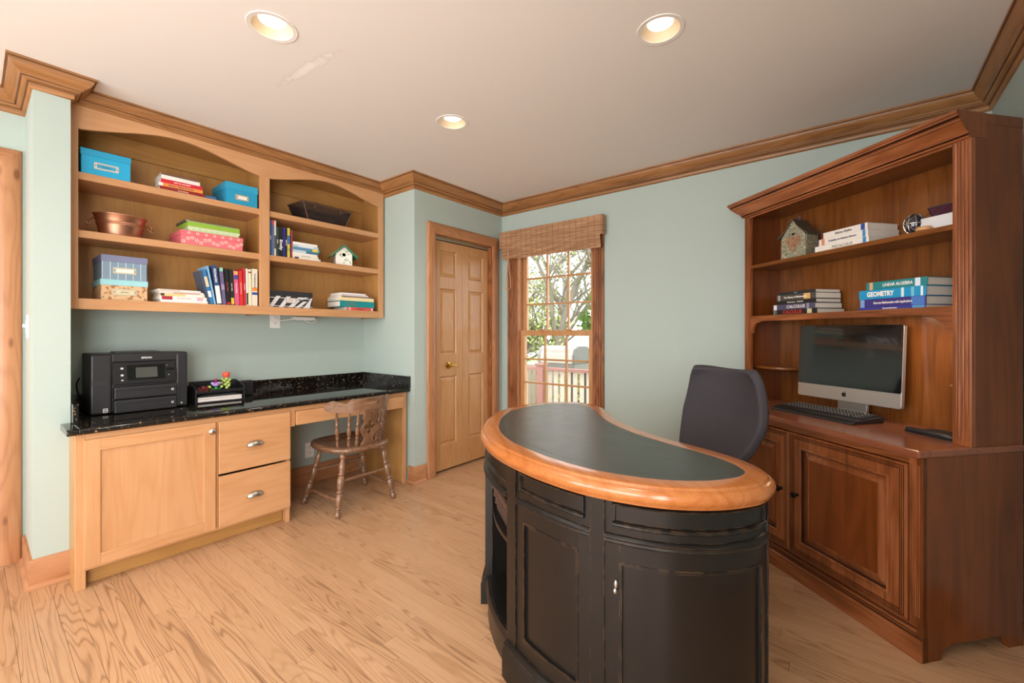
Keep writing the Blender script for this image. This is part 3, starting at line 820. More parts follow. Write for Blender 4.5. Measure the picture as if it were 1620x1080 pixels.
# granite counter and splashes
ct = thing('granite_counter', 'polished black granite counter with a low backsplash running along the alcove', 'countertop', (XL, .3, CZ))
T2 = Matrix.Translation((-XL, -.3, -CZ))
cz1 = .763
nose = []
for k in range(9):
    a = -PI / 2 + PI * k / 8; nose.append((-2.832 + .0155 * math.cos(a), (CZ + cz1) / 2 + .0155 * math.sin(a)))
poly = [(XL + .001, CZ)] + [(-2.84, CZ)] + nose + [(XL + .001, cz1)]
m = MB()
m.prism([(z, x) for x, z in poly], 'y', .315, 2.217)
nose2 = [(PX + .002, CZ), (-2.84, CZ)] + nose + [(PX + .002, cz1)]
m.prism([(z, x) for x, z in nose2], 'y', .276, .315)
m.xf(T2); m.build('slab', granite(), ct, smooth=True, bevel=.004)
m = MB().box(XL + .001, .334, cz1, XL + .021, 2.2, .858); m.xf(T2); m.build('backsplash', granite(), ct, bevel=.001)
m = MB().box(XL + .001, 2.2, cz1, -2.82, 2.22, .858); m.xf(T2); m.build('side_splash', granite(), ct, bevel=.001)
m = MB().box(XL + .001, .314, cz1, -2.99, .334, .858); m.xf(T2); m.build('side_splash', granite(), ct, bevel=.001)

# wall plates
def wall_plate(name, label, cat, mt, kind):
    t = thing(name, label, cat); t.matrix_world = mt
    WH = plain('#EDEAE4', .4)
    plate('cover', [rrect(-.037, -.06, .037, .06, .005)], .006, WH, t, bevel=.0015)
    if kind == 'switch':
        MB().box(-.017, -.034, .006, .017, .034, .009).build('rocker', WH, t, bevel=.001)
        MB().box(-.005, -.004, .009, .005, .012, .020).build('toggle', WH, t, bevel=.001)
    else:
        for yy in (-.022, .022):
            o = plate('socket', [rrect(-.017, yy - .015, .017, yy + .015, .008)], .003, WH, t, bevel=.0008, to=Matrix.Translation((0, 0, .005)))
            DK = plain('#2A2826', .6)
            MB().box(-.008, yy - .002, .0078, -.0055, yy + .007, .0086).box(.0055, yy - .002, .0078, .008, yy + .007, .0086).box(-.002, yy - .010, .0078, .002, yy - .006, .0086).build('slots', DK, o)
    return t
wall_plate('light_switch', 'white light switch on the left side of the sage pillar', 'light switch', basis((1, 0, 0), (0, 0, 1), (0, -1, 0), (-3.27, PY0 - .0005, 1.24)), 'switch')
wall_plate('wall_outlet', 'white wall outlet in the knee space behind the wooden chair', 'outlet', basis((0, 1, 0), (0, 0, 1), (1, 0, 0), (XL + .0005, 1.72, .26)), 'outlet')
wall_plate('wall_outlet', 'white wall outlet just under the bookcase, beside the power strip', 'outlet', basis((0, 1, 0), (0, 0, 1), (1, 0, 0), (XL + .0005, 1.455, 1.305)), 'outlet')
ps = thing('power_strip', 'white power strip mounted under the bookcase with a looped cord', 'power strip', (-3.40, 1.63, UZ0))
MB().box(-.03, -.075, -.026, .03, .085, -.001).build('body', plain('#E8E5DE', .4), ps, bevel=.004)
for k in range(3): MB().box(-.012 , -.05 + .045 * k, -.0285, .012, -.025 + .045 * k, -.026).build('socket', plain('#CFCBC2', .5), ps, bevel=.001)
MB().tube([Vector(p) for p in spline([(.03, -.07, -.015), (.035, -.1, -.02), (.0, -.15, -.03), (-.07, -.17, -.025)], 5, False)], .003, 6).build('cord', plain('#E8E5DE', .5), ps, smooth=True)
MB().tube(spline([(.03, .0, -.026), (.034, .02, -.04), (.036, .05, -.046), (.034, .08, -.036), (.03, .10, -.012)], 5, False), .0028, 6).build('loop_cord', plain('#E8E5DE', .5), ps, smooth=True)

# ------------------------------------------------------------------ kidney desk
half = [(0, -.421), (.17, -.405), (.35, -.353), (.48, -.298), (.605, -.222), (.71, -.118), (.775, -.02), (.812, .09), (.82, .18), (.805, .285), (.745, .375), (.65, .415), (.55, .422), (.44, .405), (.28, .362), (.15, .335), (0, .325)]
half = [(a * .911, c * .911) for a, c in half]
OUT = spline(half + [(-a, c) for a, c in half[::-1][1:-1]], 6)
def inset(P, d):
    N = len(P); o = []
    for i in range(N):
        t = (P[(i + 1) % N] - P[i - 1]).normalized(); o.append(P[i] + Vector((-t.y, t.x)) * d)
    return o
DZ1 = .80
dk = thing('kidney_desk', 'black kidney-shaped desk with an orange wood rim and dark leather top', 'desk', (-.931, 1.582, 0), R(-37))
def loft(rings):
    """rings: list of (outline, z); side skin between them"""
    vs = []; fs = []; N = len(rings[0][0])
    for P, z in rings: vs += [(p.x, p.y, z) for p in P]
    for j in range(len(rings) - 1):
        for k in range(N): fs.append((j * N + k, j * N + (k + 1) % N, (j + 1) * N + (k + 1) % N, (j + 1) * N + k))
    return vs, fs, N
prof = [(.030, .742), (.012, .744), (.009, .752), (.003, .757), (.0, .766), (.0, .774), (.003, .783), (.009, .789), (.014, .7915), (.0165, .7905), (.018, .793), (.021, .798), (.027, .800), (.078, .800), (.0785, .7985)]
rings = [(inset(OUT, d), z) for d, z in prof]
vs, fs, N = loft(rings)
vs, fs = list(vs), list(fs)
fs.append(tuple(range(N))[::-1]); fs.append(tuple(range((len(prof) - 1) * N, len(prof) * N)))
MB().add(vs, fs).build('rim_top', wood('rim', 'X'), dk, smooth=True)
LE = leather()
lt = MB().prism([(p.x, p.y) for p in inset(OUT, .0795)], 'z', .7988, .7998).build('leather_inlay', LE, dk)
# tooled border line on the leather
A = inset(OUT, .115); B_ = inset(OUT, .1185)
vs = [(p.x, p.y, .8) for p in A] + [(p.x, p.y, .8) for p in B_]
MB().add(vs, [(k, (k + 1) % N, N + (k + 1) % N, N + k) for k in range(N)]).build('tooled_line', plain('#4A4A40', .45), lt)

BODY = inset(OUT, .020)
arc = [0.0]
for k in range(N): arc.append(arc[-1] + (BODY[(k + 1) % N] - BODY[k]).length)
TOT = arc[-1]
def at(s):
    s = s % TOT
    import bisect
    k = min(bisect.bisect_right(arc, s) - 1, N - 1); t = (s - arc[k]) / (arc[k + 1] - arc[k])
    return BODY[k].lerp(BODY[(k + 1) % N], t)
def nrm(s):
    t = (at(s + .004) - at(s - .004)).normalized(); return Vector((t.y, -t.x))      # outward
WB = worn_black()
BLK = plain('#171412', .5, name='black_interior')
def strip(s0, s1, z0, z1, o0, o1, n=None):
    """curved slab following the body line, between offsets o0 (inner) and o1 (outer)"""
    n = n or max(2, int(abs(s1 - s0) / .03)); vs = []; fs = []
    for k in range(n + 1):
        s = s0 + (s1 - s0) * k / n; p = at(s); q = nrm(s)
        for o, z in ((o0, z0), (o1, z0), (o1, z1), (o0, z1)): w_ = p + q * o; vs.append((w_.x, w_.y, z))
    for k in range(n):
        for j in range(4): fs.append((k * 4 + j, k * 4 + 4 + j, k * 4 + 4 + (j + 1) % 4, k * 4 + (j + 1) % 4))
    fs.append((0, 1, 2, 3)); fs.append((n * 4 + 3, n * 4 + 2, n * 4 + 1, n * 4))
    return MB().add(vs, fs)
def bead(s0, s1, prof):
    """moulding profile of (offset, z) along the body line"""
    n = max(2, int(abs(s1 - s0) / .025)); m = len(prof); vs = []; fs = []
    for k in range(n + 1):
        s = s0 + (s1 - s0) * k / n; p = at(s); q = nrm(s)
        for o, z in prof: w_ = p + q * o; vs.append((w_.x, w_.y, z))
    for k in range(n):
        for j in range(m): fs.append((k * m + j, k * m + m + j, k * m + m + (j + 1) % m, k * m + (j + 1) % m))
    fs.append(tuple(range(m))); fs.append(tuple(range(n * m, n * m + m))[::-1])
    return MB().add(vs, fs)
SM = dict(smooth=True, ang=35)
bay = .205
END = 1.17
for sg in (1, -1):
    S = lambda a: sg * a
    for a, c in ((bay, .262), (.590, .632), (1.135, END)):
        strip(S(a), S(c), .02, .745, -.03, .002).build('pilaster', WB, dk, **SM)
    for a, c in ((.262, .590), (.632, 1.135)):
        fr_w = .042
        # frieze with its panel
        fz = strip(S(a), S(c), .640, .745, -.03, -.006); fo = fz.build('frieze', WB, dk, **SM)
        bead(S(a + .022), S(c - .022), [(-.006, .672), (.0, .672), (.003, .676), (.0, .680), (.002, .684), (-.006, .688)]).build('frieze_bead', WB, fo, **SM)
        bead(S(a + .022), S(c - .022), [(-.006, .731), (.001, .731), (.002, .735), (-.006, .739)]).build('frieze_bead', WB, fo, **SM)
        for e in (a + .022, c - .030):
            strip(S(e), S(e + .008), .688, .731, -.006, .001).build('frieze_bead', WB, fo, **SM)
        bead(S(a), S(c), [(-.006, .626), (.004, .626), (.007, .631), (.004, .636), (.006, .641), (.002, .646), (-.006, .650)]).build('waist_moulding', WB, dk, **SM)
        # door: frame of rails and stiles around a recessed panel
        dz0, dz1 = .128, .626
        do = strip(S(a + fr_w), S(c - fr_w), dz0 + .05, dz1 - .05, -.03, -.010).build('door_panel', WB, dk, **SM)
        strip(S(a), S(a + fr_w), dz0, dz1, -.03, -.003).build('door_stile', WB, do, **SM)
        strip(S(c - fr_w), S(c), dz0, dz1, -.03, -.003).build('door_stile', WB, do, **SM)
        strip(S(a + fr_w), S(c - fr_w), dz1 - .05, dz1, -.03, -.003).build('door_rail', WB, do, **SM)
        strip(S(a + fr_w), S(c - fr_w), dz0, dz0 + .05, -.03, -.003).build('door_rail', WB, do, **SM)
        for e in (a + fr_w, c - fr_w - .007):
            strip(S(e), S(e + .007), dz0 + .057, dz1 - .057, -.012, -.001).build('panel_bead', WB, do, **SM)
        for e in (dz0 + .050, dz1 - .057):
            strip(S(a + fr_w), S(c - fr_w), e, e + .007, -.012, -.001).build('panel_bead', WB, do, **SM)
        if a > .6 and sg == 1:
            p = at(a + .033); q = nrm(a + .033)
            MB().sphere((p.x + q.x * .001, p.y + q.y * .001, .513), .011, 8, .5, .5, 1.1).sphere((p.x + q.x * .001 + .004, p.y + q.y * .001 - .004, .497), .009, 8, .5, .6, .9).build('key_escutcheon', plain('#C8C4BC', .3, .9), do, smooth=True)
    bead(S(bay), S(END), [(-.03, 0), (.022, 0), (.022, .092), (.017, .100), (.014, .108), (.017, .113), (.011, .120), (.002, .126), (-.03, .126)]).build('plinth', WB, dk, **SM)
# centre bay: apron, curved shelves
fo = strip(-bay, bay, .640, .745, -.03, -.006).build('frieze', WB, dk, **SM)
bead(-bay, bay, [(-.006, .672), (.0, .672), (.003, .676), (.0, .680), (.002, .684), (-.006, .688)]).build('frieze_bead', WB, fo, **SM)
bead(-bay, bay, [(-.006, .626), (.004, .626), (.007, .631), (.004, .636), (.006, .641), (.002, .646), (-.006, .650)]).build('waist_moulding', WB, dk, **SM)
bead(-bay, bay, [(-.03, .0), (-.012, .0), (-.012, .09), (-.004, .10), (-.004, .116), (-.008, .122), (-.012, .130), (-.03, .130)]).build('bay_apron', WB, dk, **SM)
def shelf_poly(inn):
    pts = [at(-bay + 2 * bay * k / 16) - nrm(-bay + 2 * bay * k / 16) * inn for k in range(17)]
    return [(p.x, p.y) for p in pts] + [(pts[-1].x, -.03), (pts[0].x, -.03)]
plate('bottom_shelf', [shelf_poly(.02)], .02, WB, dk, to=Matrix.Translation((0, 0, .112)))
plate('shelf', [shelf_poly(.035)], .018, WB, dk, bevel=.002, to=Matrix.Translation((0, 0, .425)))
px_ = at(bay).x
MB().box(-px_, -.045, .02, px_, -.03, .745).build('bay_back', BLK, dk)
for sx in (-1, 1):
    x = sx * (px_ + .002); MB().box(x, -.31, .02, x + sx * .016, -.03, .745).build('bay_side', WB, dk)
# pedestal inner walls around the knee space at the back
for sx in (-1, 1):
    e = at(END * sx)
    MB().box(sx * .30, -.03, .0, sx * .318, .285, .745).build('pedestal_side', WB, dk)
    MB().box(sx * .318, .285, .0, sx * .62, .303, .745).build('pedestal_back', WB, dk)
for sx in (-1, 1): MB().box(sx * .66, -.1, .02, sx * .31, .26, .04).build('pedestal_floor', BLK, dk)

def desk_pt(u, v, z):
    a = R(-37); return (-.931 + u * math.cos(a) - v * math.sin(a), 1.582 + u * math.sin(a) + v * math.cos(a), z)
# woven basket on the bay shelf
wb = thing('woven_basket', 'brown woven basket with a braided rim on the shelf of the black desk', 'basket', desk_pt(.0, -.20, .4435), R(-37))
BR1 = plain('#46322A', .55, vary=.25, vscale=40); BR2 = plain('#35241F', .6, vary=.25, vscale=40)
bw, bd, bh = .172, .115, .125
MB().box(-bw * .86, -bd * .86, 0, bw * .86, bd * .86, .006).build('bottom', BR2, wb)
for j in range(7):
    z = .008 + j * .0155; k_ = .86 + .14 * j / 6; m = MB(); pts = []
    for i in range(64):
        t = i / 64 * 4; sd = int(t); f = t - sd
        c = [(-1, -1), (1, -1), (1, 1), (-1, 1)]; a_ = c[sd]; b_ = c[(sd + 1) % 4]
        wv = .0035 * (1 if (i + j) % 2 else -1)
        x = (a_[0] + (b_[0] - a_[0]) * f) * bw * k_; y = (a_[1] + (b_[1] - a_[1]) * f) * bd * k_
        nn = [(0, -1), (1, 0), (0, 1), (-1, 0)][sd]
        pts.append((x + nn[0] * wv, y + nn[1] * wv, z + .006))
    vs = []; fs = []
    for p in pts: vs += [(p[0], p[1], p[2] - .0075), (p[0], p[1], p[2] + .0075)]
    M_ = len(pts)
    for i in range(M_): fs.append((2 * i, 2 * ((i + 1) % M_), 2 * ((i + 1) % M_) + 1, 2 * i + 1))
    o = m.add(vs, fs).build('woven_band', BR1 if j % 2 else BR2, wb); sm = o.modifiers.new('thick', 'SOLIDIFY'); sm.thickness = .003
rm = [(-bw, -bd, bh - .008), (bw, -bd, bh - .008), (bw, bd, bh - .008), (-bw, bd, bh - .008)]
rp_ = []
for i in range(4):
    a_ = Vector(rm[i]); b_ = Vector(rm[(i + 1) % 4])
    for k in range(10): rp_.append(a_.lerp(b_, k / 10))
MB().tube(rp_, .011, 8, True).build('rim', plain('#54392F', .5, vary=.3, vscale=60), wb, smooth=True)

# ------------------------------------------------------------------ office chair behind the desk
tcx = thing('office_chair', 'charcoal fabric swivel chair pulled up behind the black kidney desk', 'chair', (-.50, 2.24, 0), R(146))
FAB = plain('#322D32', .75, name='charcoal_fabric', bump=.25, bscale=900, vary=.05, vscale=20)
BLP = plain('#17161A', .45, name='black_plastic')
def backrest():
    vs = []; fs = []; nu, nv = 20, 22
    for j in range(nv + 1):
        t = j / nv; z = .56 + .475 * t
        # half width grows to the shoulder line then tapers in at the top corners
        hw = .125 + .115 * math.sin(min(t / .60, 1) * PI / 2) - .050 * max(0, (t - .55) / .45) ** 1.4 - .02 * max(0, (t - .9) / .1) ** 2
        for i in range(nu + 1):
            u = -1 + 2 * i / nu
            zc = z - (.012 * abs(u) ** 6 * t)
            y = .075 * u * u * (.55 + .45 * t) - .06 * math.sin(t * PI * .9) - .155 * (t - .5) + .05
            vs.append((hw * u, y, zc))
    for j in range(nv):
        for i in range(nu): fs.append((j * (nu + 1) + i, j * (nu + 1) + i + 1, (j + 1) * (nu + 1) + i + 1, (j + 1) * (nu + 1) + i))
    return MB().add(vs, fs)
bo = backrest().build('backrest', FAB, tcx, smooth=True, ang=80)
sm = bo.modifiers.new('thick', 'SOLIDIFY'); sm.thickness = .04; sm.offset = 1
bv = bo.modifiers.new('round', 'BEVEL'); bv.width = .012; bv.segments = 3; bv.limit_method = 'ANGLE'; bv.angle_limit = R(50)
MB().tube(spline([(0, .02, .60), (0, -.05, .50), (0, .0, .40), (0, .12, .38)], 6, False), .022, 10).build('back_support', BLP, tcx, smooth=True)
MB().lathe([(.001, 0), (.012, 0), (.014, .012), (.010, .02), (.001, .022)], 14, mat=Matrix.Translation((-.222, -.005, .87)) @ Matrix.Rotation(R(180), 4, 'Z') @ Matrix.Rotation(R(90), 4, 'Y')).build('adjuster_knob', BLP, tcx, smooth=True)
sp = MB(); sl = [(.24 * math.cos(a) * (1 if abs(math.cos(a)) < .9 else 1), .26 + .24 * math.sin(a)) for a in [2 * PI * k / 28 for k in range(28)]]
sl = [(max(-.225, min(.225, x * 1.15)), .26 + max(-.22, min(.22, (y - .26) * 1.1))) for x, y in sl]
vs = []; fs = []
for sc_f, z in ((.9, .425), (1, .437), (1.0, .475), (.94, .492), (.7, .496)):
    for x, y in sl: vs.append((x * sc_f, .26 + (y - .26) * sc_f, z))
for j in range(4):
    for k in range(28): fs.append((j * 28 + k, j * 28 + (k + 1) % 28, j * 28 + 28 + (k + 1) % 28, j * 28 + 28 + k))
fs += [tuple(range(28))[::-1], tuple(range(112, 140))]
sp.add(vs, fs).build('seat', FAB, tcx, smooth=True, ang=60)
MB().box(-.1, .16, .385, .1, .36, .425).build('tilt_mechanism', BLP, tcx, bevel=.01)
MB().lathe([(.030, .1), (.030, .22), (.024, .22), (.024, .30), (.016, .30), (.016, .388)], 16, (0, .26, 0)).build('gas_lift', BLP, tcx, smooth=True)
for k in range(5):
    a = 2 * PI * k / 5 + .3; c, s_ = math.cos(a), math.sin(a)
    lg = MB().tube([(0, .26, .115), (.12 * c, .26 + .12 * s_, .10), (.27 * c, .26 + .27 * s_, .078)], [.03, .022, .016], 8).build('star_leg', BLP, tcx, smooth=True)
    MB().lathe([(.001, -.012), (.026, -.012), (.028, -.006), (.028, .006), (.026, .012), (.001, .012)], 16, mat=Matrix.Translation((.27 * c, .26 + .27 * s_, .0285)) @ Matrix.Rotation(a, 4, 'Z') @ Matrix.Rotation(R(90), 4, 'X')).build('caster', BLP, lg, smooth=True)
    MB().tube([(.27 * c, .26 + .27 * s_, .045), (.27 * c, .26 + .27 * s_, .075)], .008, 8).build('caster_stem', BLP, lg)

# ------------------------------------------------------------------ cherry hutch set across the corner
HB = R(49.8)
Dv = Vector((-math.sin(HB), math.cos(HB), 0)); Nv = Vector((math.cos(HB), math.sin(HB), 0))
HW, HD = 1.18, .503
H0 = Vector((.177, 2.162, 0)) + Dv * HW
HR = HB - PI / 2
def hp(x, d, z): 
    p = H0 - Dv * x + Nv * d; return (p.x, p.y, z)
ht = thing('cherry_hutch', 'tall cherry wood hutch set across the corner, open shelves over two cabinet doors', 'hutch', tuple(H0), HR)
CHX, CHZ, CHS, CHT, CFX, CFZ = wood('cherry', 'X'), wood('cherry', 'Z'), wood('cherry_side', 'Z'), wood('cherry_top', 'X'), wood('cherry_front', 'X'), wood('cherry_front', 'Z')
def hb(mb, name, mat, bevel=.0015, parent=None, **k): return mb.build(name, mat, parent or ht, bevel, **k)
ZT = .750; ZTOP = .778
# base carcass: sides with bracket feet cut out
def side_out(y0, y1, z1):
    o = [(y0, 0), (y0 + .085, 0), (y0 + .095, .028), (y0 + .11, .04), (y0 + .13, .052), (y1 - .115, .052), (y1 - .1, .044), (y1 - .085, .03), (y1 - .075, 0), (y1, 0), (y1, z1), (y0, z1)]
    return o
for x in (.0, HW - .02):
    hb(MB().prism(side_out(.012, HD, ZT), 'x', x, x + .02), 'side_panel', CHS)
hb(MB().box(.02, HD - .012, .05, HW - .02, HD, ZT), 'base_back', CHZ)
hb(MB().box(.02, .03, .09, HW - .02, HD - .012, .108), 'base_floor', CHX)
# plinth with stepped moulding
plp = [(0, 0), (0, .068), (.005, .069), (.008, .075), (.005, .081), (-.003, .082), (-.003, .090), (-.010, .091), (-.010, .096), (-.006, .098), (-.006, .106), (-.016, .107), (-.016, .113), (-.012, .115), (-.014, .122), (-.03, .124), (-.03, 0)]
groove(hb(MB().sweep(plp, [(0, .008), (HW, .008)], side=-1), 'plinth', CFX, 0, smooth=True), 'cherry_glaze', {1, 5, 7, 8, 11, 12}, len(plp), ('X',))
hb(MB().box(.0, .014, .124, .038, .034, ZT), 'pilaster', CFZ)
hb(MB().box(HW - .046, .014, .124, HW, .034, ZT), 'pilaster', CFZ)
for k in range(5): hb(MB().box(HW - .040 + k * .007, .0115, .16, HW - .0365 + k * .007, .015, ZT - .03), 'reed', CFZ, .001)
hb(MB().box(.038, .016, ZT - .03, HW - .046, .034, ZT), 'top_rail', CFX)
# doors
def hdoor(x0, x1, z0, z1, hinge_left):
    f = .062
    pr = [(0, 0), (.007, -.008), (.012, -.006), (.018, -.011), (.024, -.009), (.030, -.013)]
    # frame outer bead rings, mitred, facing -y
    def ring(i, y): return [(x0 + i, y, z0 + i), (x1 - i, y, z0 + i), (x1 - i, y, z1 - i), (x0 + i, y, z1 - i)]
    rings = [(0, .014), (0, .004), (.004, -.003), (.008, -.003), (.009, .004), (.0105, .004), (.0115, -.002), (.0155, -.002), (.0165, .005), (.018, .005), (.019, -.001), (.023, -.001), (.024, .005), (.0255, .005), (.0265, .0), (.060, .0), (.0605, -.005), (.068, -.007), (.072, -.004), (.0725, .010), (.076, .012), (.106, .000), (.1065, .003), (.110, .003)]
    vs = []; fs = []
    for i, y in rings: vs += ring(i, y)
    n = len(rings)
    for j in range(n - 1):
        for k in range(4): fs.append((j * 4 + k, j * 4 + (k + 1) % 4, j * 4 + 4 + (k + 1) % 4, j * 4 + 4 + k))
    fs.append(tuple(range((n - 1) * 4, n * 4))); fs.append((3, 2, 1, 0))
    m = MB().add(vs, fs); m.xf(Matrix.Translation((0, .008, 0)))
    vsf = m.v
    o = MB().add(vsf, [f_ for f_ in fs if f_ != tuple(range((n - 1) * 4, n * 4))]).build('door', CFZ, ht)
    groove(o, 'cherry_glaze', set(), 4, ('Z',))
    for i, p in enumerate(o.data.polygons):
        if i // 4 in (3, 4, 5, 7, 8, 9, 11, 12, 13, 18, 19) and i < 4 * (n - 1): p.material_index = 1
    pn = MB().add([(x0 + .11, .010, z0 + .11), (x1 - .11, .010, z0 + .11), (x1 - .11, .010, z1 - .11), (x0 + .11, .010, z1 - .11),
                   (x0 + .11, .02, z0 + .11), (x1 - .11, .02, z0 + .11), (x1 - .11, .02, z1 - .11), (x0 + .11, .02, z1 - .11)],
                  [(0, 1, 2, 3), (7, 6, 5, 4), (0, 4, 5, 1), (1, 5, 6, 2), (2, 6, 7, 3), (3, 7, 4, 0)])
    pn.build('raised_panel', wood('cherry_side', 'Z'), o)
    kx = x1 - .018 if hinge_left else x0 + .018
    kx = x1 - .045 if hinge_left else x0 + .045
    MB().lathe([(.001, 0), (.009, 0), (.007, .006), (.005, .012), (.012, .018), (.015, .024), (.012, .031), (.001, .034)], 16, mat=Matrix.Translation((kx, .009, .42)) @ Matrix.Rotation(R(90), 4, 'X')).build('knob', plain('#1E1A18', .35, .6), o, smooth=True)
hdoor(.042, .588, .130, ZT - .034, True)
hdoor(.594, HW - .050, .130, ZT - .034, False)
hb(MB().box(.587, .018, .124, .595, .034, ZT - .03), 'mullion', CFZ, .001)
# counter top with eased edge
hb(MB().box(-.004, -.008, ZT, HW + .004, HD, ZTOP), 'counter_top', CHT, .006)
# upper case
UF = .262                                     # front of the uprights
UT = 2.0
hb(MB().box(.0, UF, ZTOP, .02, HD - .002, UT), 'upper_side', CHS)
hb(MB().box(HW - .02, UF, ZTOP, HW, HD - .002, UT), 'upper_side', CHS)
hb(MB().box(.02, HD - .014, ZTOP, HW - .02, HD - .004, UT), 'upper_back', CHZ, 0)
hb(MB().box(.02, UF, UT - .05, HW - .02, HD - .014, UT - .03), 'upper_top', CHX)
for x0, x1 in ((.0, .048), (HW - .06, HW)):
    st = hb(MB().box(x0, UF - .02, ZTOP, x1, UF, UT), 'upright', CFZ)
    nr = 4
    for k in range(nr): 
        xx = x0 + (x1 - x0) * (.22 + .56 * k / (nr - 1))
        hb(MB().box(xx - .0035, UF - .0235, ZTOP + .02, xx + .0035, UF - .02, UT - .06), 'reed', CFZ, .0012, st)
hb(MB().box(.048, UF - .018, UT - .065, HW - .06, UF, UT), 'top_rail', CFX)
hb(MB().box(.048, UF - .024, UT - .068, HW - .06, UF - .016, UT - .058), 'bead_rail', CFX, .003)
# cornice wraps the front and both ends
cor = [(0, 0), (.010, .0), (.014, .006), (.010, .012), (.018, .012), (.018, .018), (.022, .024), (.034, .034), (.046, .048), (.050, .056), (.056, .056), (.056, .062), (.062, .066), (.058, .072), (.066, .074), (.066, .080), (.072, .084), (.072, .096), (0, .096)]
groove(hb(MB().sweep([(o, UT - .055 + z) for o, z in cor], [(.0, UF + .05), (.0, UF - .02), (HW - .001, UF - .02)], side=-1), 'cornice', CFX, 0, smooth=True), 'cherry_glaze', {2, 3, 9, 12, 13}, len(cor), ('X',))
hb(MB().prism([(UF - .02 - o, UT - .055 + z) for o, z in cor] + [(UF + .05, UT + .041), (UF + .05, UT - .055)], 'x', HW - .001, HW + .002), 'cornice_end', CHS, 0)
hb(MB().box(HW - .02, UF + .0, UT, HW + .001, HD - .002, UT + .041), 'upper_side', CHS)
hb(MB().box(.0, UF + .0, UT, .02, HD - .002, UT + .041), 'upper_side', CHS)
# shelves
S1, S2 = 1.315, 1.634
hb(MB().box(.02, UF - .012, S2 - .022, HW - .02, HD - .014, S2), 'shelf', CHX, .003)
hb(MB().box(.02, UF - .016, S1 - .022, HW - .02, HD - .014, S1), 'shelf', CHX, .003)
# valance with scooped brackets under the lower shelf
zt = S1 - .004
def scoop(x, sg):
    o = []
    for k in range(9):
        a = R(90 * k / 8); o.append((x + sg * (.075 - .052 * math.sin(a)), zt - .028 - .058 * (1 - math.cos(a)) - .006))
    return o
vl = [(.048, zt), (.048, zt - .105), (.048 + .018, zt - .105)]
vl += [(.048 + .018 + .05 * (1 - math.cos(R(90 * k / 8))), zt - .100 + .062 * math.sin(R(90 * k / 8))) for k in range(9)]
vl += [(.048 + .078, zt - .038), (.048 + .078, zt - .030)]
x9 = HW - .06
vr = [(x9 - .105, zt - .030), (x9 - .105, zt - .038), (x9 - .095, zt - .038)]
vr += [(x9 - .095 + .07 * math.sin(R(90 * k / 8)), zt - .100 + .062 * math.cos(R(90 * k / 8))) for k in range(9)]
vr += [(x9 - .025, zt - .105), (x9, zt - .105), (x9, zt)]
plate('valance', [vl + vr], .018, CFX, ht, bevel=.001, to=basis((1, 0, 0), (0, 0, 1), (0, -1, 0), (0, UF, 0)))
# little quarter-round corner shelves
for sx, x, kq in ((1, .02, 1.0), (-1, HW - .02, .5)):
    q = [(x, HD - .014), (x + sx * .25, HD - .014)] + [(x + sx * (.15 + .10 * math.cos(R(a)) if a < 90 else .15 * (1 - (a - 90) / 90.) ), HD - .014 - .20 * math.sin(R(min(a, 90)))) for a in (15, 30, 45, 60, 75, 90, 120, 150)] + [(x, HD - .214)]
    q = [(x + (a - x) * kq, c) for a, c in q]
    plate('corner_shelf', [q if sx > 0 else q[::-1]], .016, CHX, ht, bevel=.003, to=Matrix.Translation((0, 0, .985)))
# strip lamp under the lower shelf and a round cap
lampb = hb(MB().box(.72, UF + .03, S1 - .029, 1.04, UF + .075, S1 - .022), 'shelf_lamp', plain('#1A1816', .5), .004)
hb(MB().box(.74, UF + .036, S1 - .031, 1.02, UF + .070, S1 - .029), 'lamp_tube', plain('#FFFFFF', .5, emit='#FFDDBB', estr=40.0), 0, lampb)
hb(MB().lathe([(.001, 0), (.021, 0), (.023, .004), (.019, .009), (.001, .011)], 20, mat=Matrix.Translation((HW - .135, UF + .06, S1 - .045)) @ Matrix.Rotation(R(90), 4, 'X')), 'cable_cap', plain('#1A1816', .5), 0, smooth=True)

# ------------------------------------------------------------------ books
PAPER = paper_edge()
SPN = 'book'
def book(label, L, W, T, cover, title=None, ink='#F2EFE8', mt=None, loc=None, rz=0.0, hard=False, name='book', group=None, size=None, bands=(), sub=None, bold=.0003, wide=None):
    """closed book: spine along local x (facing -y), pages towards +y, thickness along z"""
    t = thing(name, label, 'book', group=group)
    if mt is not None: t.matrix_world = mt
    else: t.location = loc; t.rotation_euler = (0, 0, rz)
    c = .0024 if hard else .0009; o = .003 if hard else 0
    cm_ = plain(cover, .4 if not hard else .5, coat=.15)
    cv = MB()
    cv.prism([(0, 0), (W, 0), (W, c), (c * 1.4, c), (c * 1.4, T - c), (W, T - c), (W, T), (0, T)], 'x', -L / 2, L / 2)
    cv.build('cover', cm_, t, bevel=.0006 if T > .008 else 0)
    MB().box(-L / 2 + o, c * 1.4, c, L / 2 - o, W - o - .0005, T - c).build('pages', PAPER, t)
    for x0, x1, col in bands:
        MB().box(-L / 2 + L * x0, -.0004, .0006, -L / 2 + L * x1, .0004, T - .0006).build('spine_band', plain(col, .45), t)
    if title:
        sz = size or min(T * .62, .03)
        lettering(title, sz, plain(ink, .5), t, basis((1, 0, 0), (0, 0, 1), (0, -1, 0), (0 if wide is None else wide[0], -.0006, T / 2)), 'title', width=(None if wide is None else wide[1]), bold=bold)
    if sub:
        lettering(sub[0], sub[1], plain(ink, .5), t, basis((1, 0, 0), (0, 0, 1), (0, -1, 0), (sub[2], -.0006, T / 2 + sub[3])), 'subtitle')
    return t
